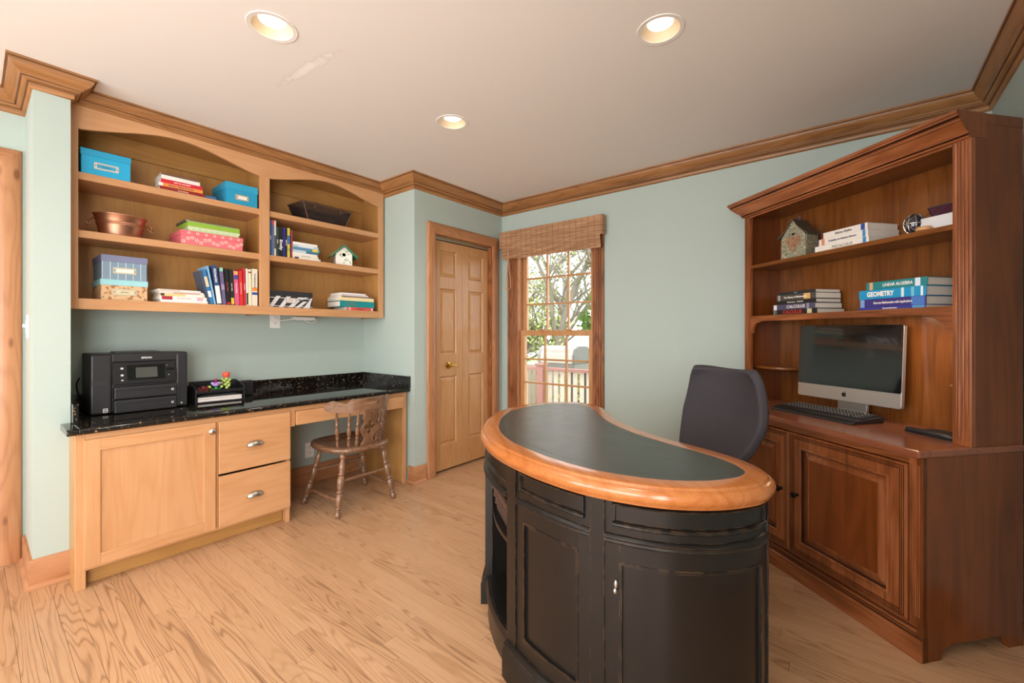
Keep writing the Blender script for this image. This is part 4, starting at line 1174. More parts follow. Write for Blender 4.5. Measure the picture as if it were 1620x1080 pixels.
def stack(x, y, z, rz, items, depth_ax=None):
    """books lying on each other; each item: (label, L, W, T, cover, kwargs, dx, dy, dr)"""
    for it in items:
        label, L, W, T, cover, kw, dx, dy, dr = it
        p = Matrix.Translation((x, y, z)) @ Matrix.Rotation(rz, 4, 'Z') @ Matrix.Translation((dx, dy, 0)) @ Matrix.Rotation(dr, 4, 'Z')
        book(label, L, W, T, cover, mt=p, **kw); z += T + .0004
    return z
def standing(xs, y, z, L, lean=0.0):
    """spine faces +x, thickness runs to +y; lean tips the top towards -y"""
    m = basis((0, 0, -1), (-1, 0, 0), (0, 1, 0), (0, 0, L / 2))
    return Matrix.Translation((xs, y, z)) @ Matrix.Rotation(lean, 4, 'X') @ m

SH1, SH2, SH3 = 1.390, 1.7485, 2.0525
LX = R(90)
# top shelf, left bay
stack(-3.188, .805, SH3, LX, [
    ('dark red book at the bottom of the stack between the two blue boxes', .225, .17, .018, '#8E2426', dict(title='Great Painting', ink='#E8C9B8', size=.009), .0, 0, 0),
    ('orange guitar book in the stack between the two blue boxes', .215, .19, .020, '#E08A3C', dict(title="Mozart's  Playing the Guitar", ink='#4A3A78', size=.011, bands=[(0, .09, '#F0E6DA')]), -.01, -.008, -.05),
    ('red book with white title in the stack between the two blue boxes', .205, .16, .024, '#C81F33', dict(title='HOW TO  DO CRAFT', size=.0085, ink='#F6E9E9'), -.004, -.002, -.03),
    ('white spiral notebook near the top of the stack between the blue boxes', .19, .15, .024, '#E9E6E0', {}, -.008, .004, 0),
    ('thin brown notebook on top of the stack between the blue boxes', .175, .16, .011, '#6B4A3A', {}, -.018, .0, -.04)])
book('small blue book lying beside the red stack between the blue boxes', .055, .15, .024, '#3B6FA8', mt=Matrix.Translation((-3.21, .957, SH3)) @ Matrix.Rotation(LX, 4, 'Z'))
# bottom shelf, left bay: paperbacks lying
stack(-3.19, .81, SH1, LX, [
    ('white paperback at the bottom of the pile beside the leaning books', .235, .16, .015, '#EFECE8', dict(bands=[(.0, .2, '#E7ECEF')]), .005, 0, 0),
    ('white paperback with a red photo on its spine, second from the bottom of the pile', .235, .165, .022, '#F1EDE6', dict(title='The Whole Island', ink='#D98A9A', size=.010, bands=[(.04, .26, '#A8323E'), (.78, .92, '#E9A8B8')]), .0, 0, .01),
    ('yellow-edged paperback in the pile beside the leaning books', .225, .16, .015, '#EBC98A', dict(bands=[(.02, .1, '#3A3432'), (.55, .95, '#EDE6E0')]), -.004, .002, -.02),
    ('white magazine in the pile beside the leaning books', .225, .17, .008, '#E6DCD6', dict(bands=[(.3, .9, '#C99A8A')]), -.008, .0, 0),
    ('thin magazine second from the top of the pile beside the leaning books', .225, .18, .006, '#D9D3CC', {}, -.012, .0, .04),
    ('thin pale magazine on top of the pile beside the leaning books', .21, .17, .009, '#EAE7E2', dict(bands=[(0.02, .5, '#CFC3B0')]), -.018, .0, .05)])
# leaning and upright books in the left bay
bk = [
    ('navy grey paperback leaning farthest over on the left of the row', .20, .14, .012, '#3E4E66', .937, 13, {}),
    ('blue paperback with a tan picture leaning in the row of books', .205, .15, .018, '#2F78B4', .947, 12, dict(bands=[(.2, .5, '#D8C8A8'), (.62, .8, '#E8EEF2')])),
    ('pale blue book leaning behind its neighbours in the row', .23, .18, .010, '#7FB4DA', .968, 10, {}),
    ('navy and white thick paperback with a large white title', .235, .16, .026, '#2C4A7C', .984, 7, dict(title='Alchemist', size=.02, bands=[(.52, .98, '#E9E6E2')], wide=(-.06, .09))),
    ('purple paperback with a mint green top', .225, .15, .019, '#6A5E84', 1.016, 5, dict(bands=[(.0, .1, '#8AD0B0'), (.45, .6, '#9A8EB0')])),
    ('black paperback with red lower title', .222, .15, .021, '#1D1A1C', 1.040, 4, dict(title='Actor  Novel', ink='#C83A30', size=.011, bands=[(.93, .99, '#C8202A')])),
    ('black green paperback with a yellow block at its foot', .22, .15, .018, '#1E2A24', 1.064, 3, dict(title='Secret  Indian', ink='#C9D8CC', size=.009, bands=[(.8, .98, '#D8BA3A')])),
    ('pink paperback with an orange top', .212, .15, .025, '#D2567E', 1.086, 2.5, dict(title='Circus Candy', ink='#F3D6E4', size=.012, bands=[(.0, .1, '#EFA06A'), (.12, .24, '#3C4C8A')])),
    ('bright red paperback in the middle of the row', .215, .15, .019, '#D3302E', 1.115, 2, dict(title='THE RED AND BLACK', ink='#F4B8A8', size=.008)),
    ('tall deep red paperback beside the thin white one', .236, .15, .012, '#C4232C', 1.138, 1.5, dict(title='THE PENGUIN', ink='#F0C9C4', size=.007)),
    ('thin white paperback with black print at its foot', .235, .15, .010, '#EDEAE6', 1.154, 1, dict(bands=[(.66, .97, '#2A2A2C')])),
    ('narrow cream paperback second from the right end of the row', .232, .15, .017, '#E6DFB8', 1.167, 0.8, dict(bands=[(.06, .1, '#9A2A2A')])),
    ('wide cream dictionary with an orange and blue logo at the right end', .238, .17, .034, '#DDD6C8', 1.187, 0, dict(title='THE UNABRIDGED EDITION', ink='#3A342E', size=.011, wide=(-.045, .1), bands=[(.5, .6, '#E28A3C'), (.63, .70, '#2E4C9A')])),
]
for label, L, W, T, col, yb, ln_, kw in bk:
    L *= 1.05
    book(label, L, W, T, col, mt=standing(-3.19, yb, SH1 + .0005 + (T * math.sin(R(ln_)) * .0), L, R(ln_)), group='books in the leaning row', **kw)
# right bay, middle shelf
bk = [
    ('dark blue tall book at the left end against the divider', .245, .17, .014, '#27588C', 1.296, dict(title='GUITAR', size=.008)),
    ('slate tall book with a red top beside the divider', .245, .17, .016, '#5E6A92', 1.311, dict(bands=[(.0, .14, '#C8404A')])),
    ('pale grey tall thin book with black foot lettering', .245, .17, .013, '#C9CCC2', 1.328, dict(bands=[(.42, .8, '#4A4E58')])),
    ('dark green slim book left of the black one with the large white title', .205, .15, .016, '#2C4038', 1.342, dict(title='NATURE', size=.007)),
    ('wide black book with a large white title', .203, .15, .030, '#1C1B1E', 1.359, dict(title='Emily', size=.026, wide=(.02, .075), bold=.0006)),
    ('royal blue slim book right of the wide black one', .207, .15, .012, '#2B2E9A', 1.390, {}),
    ('black slim book with white capitals beside the yellow one', .205, .15, .014, '#1B1A1A', 1.403, dict(title='BEING THE', size=.008)),
    ('yellow and blue patterned book near the right end of the row', .21, .15, .017, '#D9C53C', 1.418, dict(bands=[(.25, .55, '#3C6A9A'), (.7, .78, '#8FB060')])),
    ('thin navy book next to the yellow patterned one', .20, .15, .008, '#24305E', 1.436, {}),
    ('thin red book at the right end beside the lying pile', .2, .15, .007, '#C83A3A', 1.445, {}),
]
for label, L, W, T, col, yb, kw in bk:
    book(label, L, W, T, col, mt=standing(-3.188, yb, SH2 + .0005, L, 0), group='upright books in the right bay', **kw)
stack(-3.188, 1.56, SH2, LX, [
    ('white paperback at the bottom of the pile next to the birdhouse', .205, .15, .014, '#E7E3DA', dict(bands=[(.05, .2, '#3A3A3A')]), .0, 0, 0),
    ('cream paperback second from the bottom of the pile next to the birdhouse', .19, .15, .017, '#E9E2D2', dict(title='CREATIVE COLLECTION', ink='#8A8478', size=.006), -.01, 0, 0),
    ('white paperback third from the bottom of the pile next to the birdhouse', .185, .15, .014, '#EDEAE6', {}, -.014, 0, 0),
    ('teal striped paperback in the pile next to the birdhouse', .19, .15, .018, '#3E7A92', dict(bands=[(.0, .5, '#BFD2DC')]), -.008, 0, .01),
    ('blue grey paperback with a yellow sticker in the pile', .2, .15, .021, '#5C8CAC', dict(bands=[(.72, .93, '#E3D24A')]), -.004, 0, .0),
    ('pale blue paperback second from the top of the pile next to the birdhouse', .19, .15, .016, '#B6CADA', dict(bands=[(.2, .8, '#DDE5EC')]), -.008, 0, .02),
    ('white paperback on top of the pile next to the birdhouse', .18, .15, .019, '#F0EEEA', {}, -.012, 0, .0)])
# right bay, bottom shelf
zz = stack(-3.19, 1.975, SH1, LX, [
    ('coral red book at the bottom of the pile under the teal binder', .245, .19, .026, '#DA5A54', dict(title='Knitting Basics', ink='#7A2A2E', size=.012, bands=[(.06, .16, '#EBA8A0'), (.92, .97, '#F0E0D8')]), .025, 0, 0)])
zb = zz
bd = thing('ring_binder', 'teal ring binder with a metal label holder in the pile on the lower shelf', 'binder', (-3.185, 1.975, zb), LX)
TEAL = plain('#0E8C92', .45)
MB().prism([(0, 0), (.21, 0), (.21, .003), (.006, .003), (.002, .043), (.21, .045), (.21, .048), (.0, .046)], 'x', -.155, .155).build('cover', TEAL, bd, bevel=.001)
MB().box(-.15, .02, .003, .15, .2, .042).build('pages', PAPER, bd)
plate('label_holder', [rrect(-.042, -.011, .042, .011, .004), rrect(-.036, -.006, .036, .006, .003)[::-1]], .002, plain('#A8926A', .35, .8), bd, to=basis((1, 0, 0), (0, .08, 1), (0, -1, 0), (-.06, .0, .025)))
zz = stack(-3.19, 1.975, zb + .049, LX, [
    ('cream thick book lying on the teal binder', .30, .2, .028, '#EBD9A8', {}, .0, 0, -.02),
    ('brown thin notebook on the cream book above the teal binder', .27, .19, .010, '#8A6E62', {}, -.005, .0, .02),
    ('white pad with pink edges near the top of the pile above the teal binder', .24, .17, .012, '#D8C8CC', {}, -.02, .0, .0),
    ('white pad on top of the pile above the teal binder', .215, .17, .012, '#ECECEE', {}, -.03, .0, .02)])

# ------------------------------------------------------------------ storage boxes
def storage_box(label, x, y0, y1, z, h, d, body, lid, lidh=.035, holder=None, text=None, name='storage_box', rz=0, hz=None, hw=.05):
    """card box with lift-off lid; front face at world x, facing +x"""
    w = y1 - y0
    t = thing(name, label, 'box', (x, (y0 + y1) / 2, z), rz)
    MB().box(-d, -w / 2 + .003, 0, -.003, w / 2 - .003, h - .004).build('body', body, t, bevel=.001)
    MB().box(-d - .001, -w / 2, h - lidh, .0, w / 2, h).build('lid', lid, t, bevel=.0015)
    if holder:
        zz = hz or (h - lidh) * .52
        hm = plain(holder, .4, .5)
        MTX = EAST((-.003, .0, zz))
        ho = plate('label_holder', [rrect(-hw, -.018, hw, .018, .004), rrect(-hw + .012, -.010, hw - .012, .010, .002)[::-1]], .003, hm, t, bevel=.0006, to=MTX)
        MB().box(-.0026, -hw + .01, zz - .011, -.0018, hw - .01, zz + .011).build('card', plain('#E9E6E0' if text is None else text[1], .6), ho)
        for sy in (-1, 1): MB().sphere((.0, sy * (hw - .006), zz), .003, 6).build('rivet', plain('#8A8070', .4, .8), ho)
        if text: lettering(text[0], .012, plain('#1A2A40', .6), ho, EAST((-.0012, 0, zz)), 'handwriting', shear=.3)
    return t
CY = plain('#1CA8D8', .55); CYD = plain('#1F9ECB', .55)
storage_box('turquoise box with a handwritten label at the left end of the top shelf', -3.184, .362, .565, SH3, .133, .26, CY, CYD, holder='#D8D4C8', text=('Jewelry', '#3AA6CE'))
storage_box('turquoise box with a white label right of the stack on the top shelf', -3.184, 1.03, 1.222, SH3, .138, .25, plain('#1E96C0', .55), plain('#2A9CC4', .55), holder='#C8BFA8', lidh=.045, hw=.04)
tb = storage_box('tan floral box with a pale blue lid under the navy patterned box', -3.20, .44, .642, SH1, .113, .26, pattern('sprig', '#D6B488', '#A8704A', 55), plain('#9CD4DC', .6), lidh=.032, holder='#D8D0B8', text=('photos', '#D9CDA8'), hz=.045)
nb = storage_box('navy patterned box with white stripes on top of the tan floral box', -3.20, .443, .640, SH1 + .1135, .133, .26, pattern('lattice', '#4E6E8C', '#9AB4C4', 95), plain('#7A80A0', .6), lidh=.036, holder='#CFCBB8', hz=.05)
for k in range(6):
    yk = -.098 + .003 + .197 * (k + .02) / 6 * .985
    MB().box(-.0032, yk, .001, -.0024, yk + .0022, .098).build('stripe', plain('#E4E4E0', .6), nb)
pk = storage_box('pink flower-print box under the green box on the middle shelf', -3.184, .792, 1.132, SH2, .085, .24, plain('#E0707A', .6), plain('#DE6C76', .6), lidh=.03)
def blossom(cx, cy, r):
    o = [(cx + r * (.72 + .28 * math.cos(5 * a)) * math.cos(a), cy + r * (.72 + .28 * math.cos(5 * a)) * math.sin(a)) for a in [2 * PI * k / 40 for k in range(40)]]
    return [o, [(cx + (x - cx) * .62, cy + (y - cy) * .62) for x, y in o][::-1]]
rb_ = random.Random(5)
for k in range(15):
    cy_ = -.155 + .0225 * k; cz_ = (.016, .034, .045, .026)[k % 4] + rb_.uniform(-.004, .004); cz_ = max(.012, min(cz_, .043))
    plate('printed_flower', blossom(cy_, cz_, .0115), .0006, plain('#F6E3CC', .6), pk, to=EAST((-.0029, 0, 0)))
    if k % 2: plate('printed_flower', blossom(cy_ + .004, .0705, .009), .0006, plain('#F6E3CC', .6), pk, to=EAST((.0001, 0, 0)))
gb = storage_box('lime green box with pale scalloped waves on top of the pink box', -3.19, .83, 1.113, SH2 + .0855, .058, .20, plain('#B9CFA0', .6), plain('#8CB43C', .6), lidh=.03)
for k in range(9):
    yk = -.126 + .0315 * k
    plate('scallop', [circle(yk, 0, .017, 14)], .0008, plain('#C9D8B0', .6), gb, to=EAST((.0003 - .003, 0, .024)))
nbk = thing('spiral_notebook', 'black spiral-bound notebooks lying on the lime green box', 'notebook', (-3.22, .975, SH2 + .1445), R(90))
MB().box(-.15, .0, .0, .14, .2, .005).build('cover', plain('#22242A', .5), nbk, bevel=.001)
MB().box(-.145, .005, .005, .135, .19, .010).build('pages', PAPER, nbk)
MB().box(-.15, .01, .010, .132, .2, .013).build('back_cover', plain('#2E3036', .5), nbk)
for k in range(28): MB().lathe([(.006, -.0012), (.0072, 0), (.006, .0012)], 8, mat=Matrix.Translation((-.14 + .0098 * k, .0, .007)) @ Matrix.Rotation(R(90), 4, 'Y')).build('coil', plain('#C8C8CC', .3, .9), nbk)
# black and white box
bw_ = storage_box('black storage box with white strips on its front, on the lower shelf', -3.20, 1.29, 1.608, SH1, .118, .22, plain('#2A2A2C', .6), plain('#26262A', .55), lidh=.035, holder='#E0DCD4', hw=.04, hz=.052, text=('Photos', '#E8D8D0'))
WS = plain('#DAD8D8', .6)
for (y0, z0, y1, z1, w_) in ((-.155, .0, -.10, .08, .03), (-.085, .0, -.03, .08, .03), (-.02, .004, .055, .078, .035), (.03, .002, .09, .05, .03), (.09, .0, .15, .078, .045), (.04, .056, .10, .08, .03)):
    MB().add([(-.0022, y0, z0), (-.0022, y0 + w_, z0), (-.0022, min(y1 + w_, .155), z1), (-.0022, y1, z1)], [(0, 1, 2, 3)]).build('strip', WS, bw_)
for zz_ in (.008, .066): MB().box(-.0028, -.156, zz_, -.0016, .156, zz_ + .004).build('strip', WS, bw_)

# copper tub
cb = thing('copper_tub', 'oval copper tub with two side handles on the middle shelf', 'tub', (-3.275, .535, SH2), R(90))
COP = plain('#D6A78E', .32, 1.0, name='brushed_copper', bump=.1, bscale=60)
def oval(prof, n=40):
    vs = []; fs = []
    for a, c, z in prof:
        for k in range(n): vs.append((a * math.cos(2 * PI * k / n), c * math.sin(2 * PI * k / n), z))
    m = len(prof)
    for j in range(m - 1):
        for k in range(n): fs.append((j * n + k, j * n + (k + 1) % n, j * n + n + (k + 1) % n, j * n + n + k))
    fs.append(tuple(range(n))[::-1]); fs.append(tuple(range((m - 1) * n, m * n)))
    return MB().add(vs, fs)
oval([(.088, .062, 0), (.090, .064, .004), (.101, .075, .06), (.104, .077, .064), (.103, .076, .068), (.106, .079, .073), (.104, .078, .078), (.107, .081, .083), (.114, .087, .113), (.118, .090, .116), (.118, .090, .119), (.113, .086, .119), (.100, .074, .06), (.088, .062, .006)]).build('body', COP, cb, smooth=True)
for sx in (-1, 1):
    MB().tube(spline([(sx * .112, -.03, .095), (sx * .128, -.032, .08), (sx * .136, -.028, .058), (sx * .136, .028, .058), (sx * .128, .032, .08), (sx * .112, .03, .095)], 4, False), .003, 8).build('handle', plain('#7A4A34', .35, .9), cb, smooth=True)
    MB().tube([(sx * .136, -.024, .058), (sx * .136, .024, .058)], .0065, 10).build('grip', plain('#B88A5E', .5), cb, smooth=True)

# dark woven tray basket
bt = thing('woven_tray', 'dark brown woven tray basket with flared sides on the top shelf', 'basket', (-3.295, 1.72, SH3), R(94))
def tray_ring(z, a, c): return [(-a, -c, z), (a, -c, z), (a, c, z), (-a, c, z)]
WD = plain('#2E2320', .65, vary=.35, vscale=90)
nb_ = 11
for j in range(nb_):
    t0, t1 = j / nb_, (j + 1) / nb_; zz0, zz1 = .004 + .118 * t0, .004 + .118 * t1
    a0_, a1_ = .155 + .047 * t0, .155 + .047 * t1; c0_, c1_ = .085 + .02 * t0, .085 + .02 * t1
    e = .0025
    vs = tray_ring(zz0 + .001, a0_, c0_) + tray_ring((zz0 + zz1) / 2, (a0_ + a1_) / 2 + e, (c0_ + c1_) / 2 + e) + tray_ring(zz1 - .001, a1_, c1_)
    fs = []
    for r_ in range(2):
        for k in range(4): fs.append((r_ * 4 + k, r_ * 4 + (k + 1) % 4, r_ * 4 + 4 + (k + 1) % 4, r_ * 4 + 4 + k))
    o = MB().add(vs, fs).build('woven_band', WD, bt); sm = o.modifiers.new('thick', 'SOLIDIFY'); sm.thickness = .003
MB().box(-.152, -.082, 0, .152, .082, .006).build('bottom', WD, bt)
q = [Vector(v) for v in tray_ring(.124, .203, .106)]; rp_ = []
for i in range(4):
    for k in range(8): rp_.append(q[i].lerp(q[(i + 1) % 4], k / 8))
MB().tube(rp_, .0065, 8, True).build('rim', plain('#5A4030', .6, vary=.4, vscale=120), bt, smooth=True)
for xk in (-.11, .11): MB().box(xk - .013, -.113, .09, xk + .013, -.098, .132).build('binding', plain('#4A2E28', .6), bt, bevel=.002)
for sx in (-1, 1): MB().tube([(sx * .155, -.087, .003), (sx * .203, -.108, .122)], .003, 6).build('corner_cane', plain('#6A4A3C', .6), bt)

# birdhouse on the built-in
bh = thing('birdhouse', 'white painted birdhouse with a green roof and leaf pattern on the built-in shelf', 'birdhouse', (-3.26, 1.885, SH2), R(70))
WHT = plain('#EFEAE0', .6)
plate('front_wall', [[(-.062, 0), (.062, 0), (.062, .09), (0, .148), (-.062, .09)], circle(0, .083, .0145, 16)[::-1]], .008, WHT, bh, to=basis((1, 0, 0), (0, 0, 1), (0, -1, 0), (0, -.05, 0)))
MB().prism([(.056, -.062), (.056, .062), (.056, .062)][:0] or [(-.05, 0), (.06, 0), (.06, .09), (-.05, .09)], 'x', -.062, -.054).build('side_wall', WHT, bh)
MB().prism([(-.05, 0), (.06, 0), (.06, .09), (-.05, .09)], 'x', .054, .062).build('side_wall', WHT, bh)
plate('back_wall', [[(-.062, 0), (.062, 0), (.062, .09), (0, .148), (-.062, .09)]], .006, plain('#2A2622', .8), bh, to=basis((1, 0, 0), (0, 0, 1), (0, -1, 0), (0, .06, 0)))
GRN = plain('#2F7A56', .5)
for sx in (-1, 1):
    dv = Vector((sx * .072, 0, -.067)).normalized(); nn = Vector((sx * .067, 0, .072)).normalized()
    a_ = Vector((0, 0, .150)); b_ = a_ + dv * .135
    pr = [a_, b_, b_ + nn * .010, a_ + nn * .010]
    vs = [(p.x, -.085, p.z) for p in pr] + [(p.x, .075, p.z) for p in pr]
    MB().add(vs, [(0, 1, 2, 3), (7, 6, 5, 4)] + [(k, (k + 1) % 4, 4 + (k + 1) % 4, 4 + k) for k in range(4)]).build('roof_board', GRN, bh, bevel=.001)
MB().tube([(.004, -.07, .16), (.0, -.07, .176), (-.006, -.07, .18)], .0015, 6).build('hook', plain('#6A6A60', .4, .8), bh)
random.seed(3)
for (x, z) in ((-.028, .075), (-.024, .088), (-.018, .066), (.018, .102), (.026, .112), (.012, .116), (.006, .045), (.018, .052), (.014, .036), (.028, .042), (.045, .03), (.048, .016), (.0, .02), (.034, .088), (-.03, .082)):
    plate('painted_leaf', [circle(x, z, .006, 8, .0045)], .0006, plain('#5E9A5A', .6), bh, to=basis((1, 0, 0), (0, 0, 1), (0, -1, 0), (0, -.0580, 0)))

# ------------------------------------------------------------------ printer on the counter
GZ = .7632
pr = thing('printer', 'black inkjet printer with a touch screen on the granite counter', 'printer', (-3.195, .615, GZ), LX)
PB = plain('#242326', .42, name='printer_black', bump=.08, bscale=700); PG = plain('#1B1A1D', .3); PD = plain('#0D0D0F', .35); PS = plain('#0A0B0C', .12)
x0, x1, dp = -.215, .215, .27
MB().box(x0, .012, .006, x1, dp, .300).build('body', PB, pr, bevel=.006)
MB().prism([(.004, .282), (dp, .290), (dp, .330), (.03, .332), (.006, .326)], 'x', x0, x1).build('scanner_lid', PB, pr, bevel=.005)
MB().box(-.10, .09, .330, .10, .24, .338).build('feeder_cover', plain('#3A393C', .4), pr, bevel=.003)
MB().box(x0, .0, .004, x0 + .088, .03, .326).build('front_column', PB, pr, bevel=.010, seg=3)
MB().box(x1 - .058, .0, .004, x1, .03, .326).build('front_column', PB, pr, bevel=.010, seg=3)
MB().box(x0 + .088, .002, .284, x1 - .058, .03, .326).build('front_fascia', PB, pr, bevel=.003)
MB().box(x0 + .09, .03, .14, x1 - .06, .05, .284).build('output_slot', PD, pr)
cpn = plate('control_panel', [rrect(-.139, -.062, .139, .062, .010)], .012, PG, pr, bevel=.002, to=Matrix.Translation((.016, .010, .219)) @ Matrix.Rotation(R(-10), 4, 'X') @ basis((1, 0, 0), (0, 0, 1), (0, -1, 0)))
SCM = Matrix.Translation((.016, .010, .219)) @ Matrix.Rotation(R(-10), 4, 'X') @ basis((1, 0, 0), (0, 0, 1), (0, -1, 0))
plate('touch_screen', [rrect(-.082, -.042, .087, .043, .003)], .002, PS, cpn, to=SCM @ Matrix.Translation((0, 0, .0118)))
plate('display', [rrect(-.045, -.030, .052, .028, .001)], .0006, plain('#4A4C48', .2), cpn, to=SCM @ Matrix.Translation((0, 0, .0138)))
for (bx, by, w_, h_) in ((-.103, .026, .006, .005), (-.103, -.012, .006, .005), (-.103, -.040, .005, .003), (.098, .034, .002, .002), (.105, -.022, .002, .002)):
    plate('button_icon', [rrect(bx - w_, by - h_, bx + w_, by + h_, min(w_, h_) * .4)], .0006, plain('#CFCFD2', .5), cpn, to=SCM @ Matrix.Translation((0, 0, .012)))
plate('button_bar', [rrect(.094, .004, .132, .018, .002)], .0008, PS, cpn, to=SCM @ Matrix.Translation((0, 0, .012)))
lettering('EPSON', .0135, plain('#D6D6D8', .4), pr, FRONT((.02, .0016, .303)), 'brand_lettering', bold=.0006, width=.046)
for z0_, z1_ in ((.080, .146), (.004, .074)):
    tr_ = MB().box(x0 + .092, -.028, z0_, x1 - .060, .05, z1_).build('paper_tray', PB, pr, bevel=.005)
    MB().box(x0 + .094, -.0287, z1_ - .022, x1 - .062, -.0275, z1_ - .019).build('tray_lip', PD, tr_)
    plate('paper_icon', [rrect(.128, z0_ + .028, .139, z0_ + .040, .002), rrect(.1305, z0_ + .031, .1365, z0_ + .037, .001)[::-1]], .0006, plain('#D8D8D8', .5), tr_, to=FRONT((0, -.0281, 0)))
plate('brand_square', [rrect(-.165, .012, -.145, .034, .003), rrect(-.162, .015, -.148, .031, .001)[::-1]], .0008, plain('#E2E2E2', .5), pr, to=FRONT((0, -.0002, 0)))
lettering('N', .013, plain('#E2E2E2', .5), pr, FRONT((-.155, -.0004, .0235)), 'brand_mark', bold=.0004)
MB().box(.178, -.0008, .022, .190, .001, .0255).box(.1815, -.0008, .018, .1865, .001, .030).build('paper_mark', plain('#BFD8C0', .5), pr)
MB().box(x0 + .006, -.0008, .158, x0 + .070, .001, .184).build('usb_door', plain('#2C2B2E', .4), pr, bevel=.0015)
MB().tube(spline([(x0 + .01, dp, .05), (x0 - .012, dp + .005, .09), (x0 - .022, dp, .15), (x0 - .01, dp - .005, .19)], 6, False), .004, 6).build('power_cord', PD, pr, smooth=True)

# letter tray
lt_ = thing('letter_tray', 'black plastic two-tier letter tray holding papers beside the printer', 'letter tray', (-3.205, 1.01, GZ), LX + R(-4))
w2, dd = .135, .20
LB = plain('#19181A', .35)
MB().box(-w2, 0, .0, w2, dd, .004).build('lower_floor', LB, lt_)
MB().box(-w2, 0, .062, w2, dd, .066).build('upper_floor', LB, lt_)
for sx in (-1, 1):
    MB().prism([(0.0, 0), (dd, 0), (dd, .125), (.10, .115), (0, .095)], 'x', sx * w2, sx * (w2 - .005)).build('side_wall', LB, lt_, bevel=.001)
MB().box(-w2, dd - .005, 0, w2, dd, .125).build('rear_wall', LB, lt_)
MB().box(-w2 + .005, 0, .062, w2 - .005, .004, .082).build('front_lip', LB, lt_)
MB().box(-w2 + .005, 0, .0, w2 - .005, .004, .010).build('front_lip', LB, lt_)
for k, (c_, dx_, dz_) in enumerate((('#E8E4DE', 0, .006), ('#D8D0CC', .004, .0125), ('#EDEAE6', -.003, .019), ('#C9B8B0', .003, .0255), ('#E4E0DC', .0, .032))):
    o = MB().box(-w2 + .014, .006, 0, w2 - .016, .17, .0058).build('paper_pile', plain(c_, .7), None, loc=(-3.205, 1.01, GZ + dz_ - .0015), rot=(0, 0, LX + R(-4) + dx_ * 6))
    tag(o, ['white papers at the bottom of the letter tray', 'pale grey papers second from the bottom in the letter tray', 'white papers in the middle of the letter tray', 'pinkish folder second from the top in the letter tray', 'white papers on top in the lower tier of the letter tray'][k], 'papers')
# toy brick flowers standing in the tray
def flower(label, x, y, z, kind):
    t = thing('toy_flower', label, 'toy plant', (x, y, z), 0)
    GR = plain('#2E8C4A', .4); DG = plain('#2A4A3A', .5)
    if kind == 'succulent':
        RD = plain('#6E2A2C', .45)
        for ring, (n, rad, zz, tilt) in enumerate(((8, .034, .012, 15), (7, .024, .02, 40), (5, .012, .026, 65))):
            for k in range(n):
                a = 2 * PI * k / n + ring * .4
                MB().sphere((0, 0, 0), .012, 6, 1.4, .75, .35).build('petal', RD, t, smooth=True, loc=(rad * math.cos(a), rad * math.sin(a), zz), rot=(0, -R(tilt), a))
        MB().lathe([(.01, 0), (.012, .012), (.004, .02)], 10).build('stem', DG, t)
        for k in range(3): MB().sphere((0, 0, 0), .008, 6).build('bud', plain('#9CC24A', .4), t, smooth=True, loc=(-.01 + .012 * k, .025, .034))
    if kind == 'lilac':
        for k in range(7):
            a = 2 * PI * k / 7
            MB().sphere((0, 0, 0), .014, 6, 1.1, .8, .8).build('petal', plain('#A98CCB', .4), t, smooth=True, loc=(.014 * math.cos(a), .014 * math.sin(a), .045 + .006 * (k % 2)), rot=(0, -R(35), a))
        MB().lathe([(.008, 0), (.008, .04)], 10).build('stem', GR, t)
        for k in range(5):
            a = 2 * PI * k / 5; MB().sphere((0, 0, 0), .012, 6, 1.3, .7, .4).build('leaf', GR, t, smooth=True, loc=(.018 * math.cos(a), .018 * math.sin(a), .016), rot=(0, -R(25), a))
        MB().lathe([(.003, 0), (.008, .012), (.010, .02), (.002, .022)], 10, (0, 0, .06)).build('bud', plain('#A82A5A', .4), t, smooth=True)
    if kind == 'tall':
        MB().lathe([(.006, 0), (.006, .085)], 8).build('stem', plain('#3A6A3C', .5), t)
        for k in range(14):
            a = k * 2.4; rr_ = .012 + .018 * ((k * 7) % 5) / 5
            MB().sphere((0, 0, 0), .0095, 5).build('leaf_bead', plain('#B9CE6A', .45), t, smooth=True, loc=(rr_ * math.cos(a), rr_ * math.sin(a), .02 + .0045 * k))
        for k in range(6):
            a = 2 * PI * k / 6
            MB().sphere((0, 0, 0), .013, 6, .7, .9, 1.5).build('petal', plain('#EE5A44', .4), t, smooth=True, loc=(.012 * math.cos(a), .012 * math.sin(a), .103), rot=(0, R(18), a))
    return t
flower('dark red toy brick succulent in the letter tray', -3.24, .93, GZ + .066, 'succulent')
flower('lilac toy brick flower with green leaves in the letter tray', -3.25, .995, GZ + .066, 'lilac')
flower('orange-topped toy brick cactus with yellow-green beads in the letter tray', -3.255, 1.055, GZ + .066, 'tall')
sp_ = thing('desk_speaker', 'small black desk speaker behind the letter tray', 'speaker', (-3.40, 1.225, GZ), LX)
MB().box(-.048, 0, 0, .048, .05, .105).build('cabinet', plain('#18171A', .5), sp_, bevel=.004)
MB().box(-.043, -.003, .005, .043, .0, .1).build('grille', plain('#222126', .8, bump=.4, bscale=1500), sp_, bevel=.001)

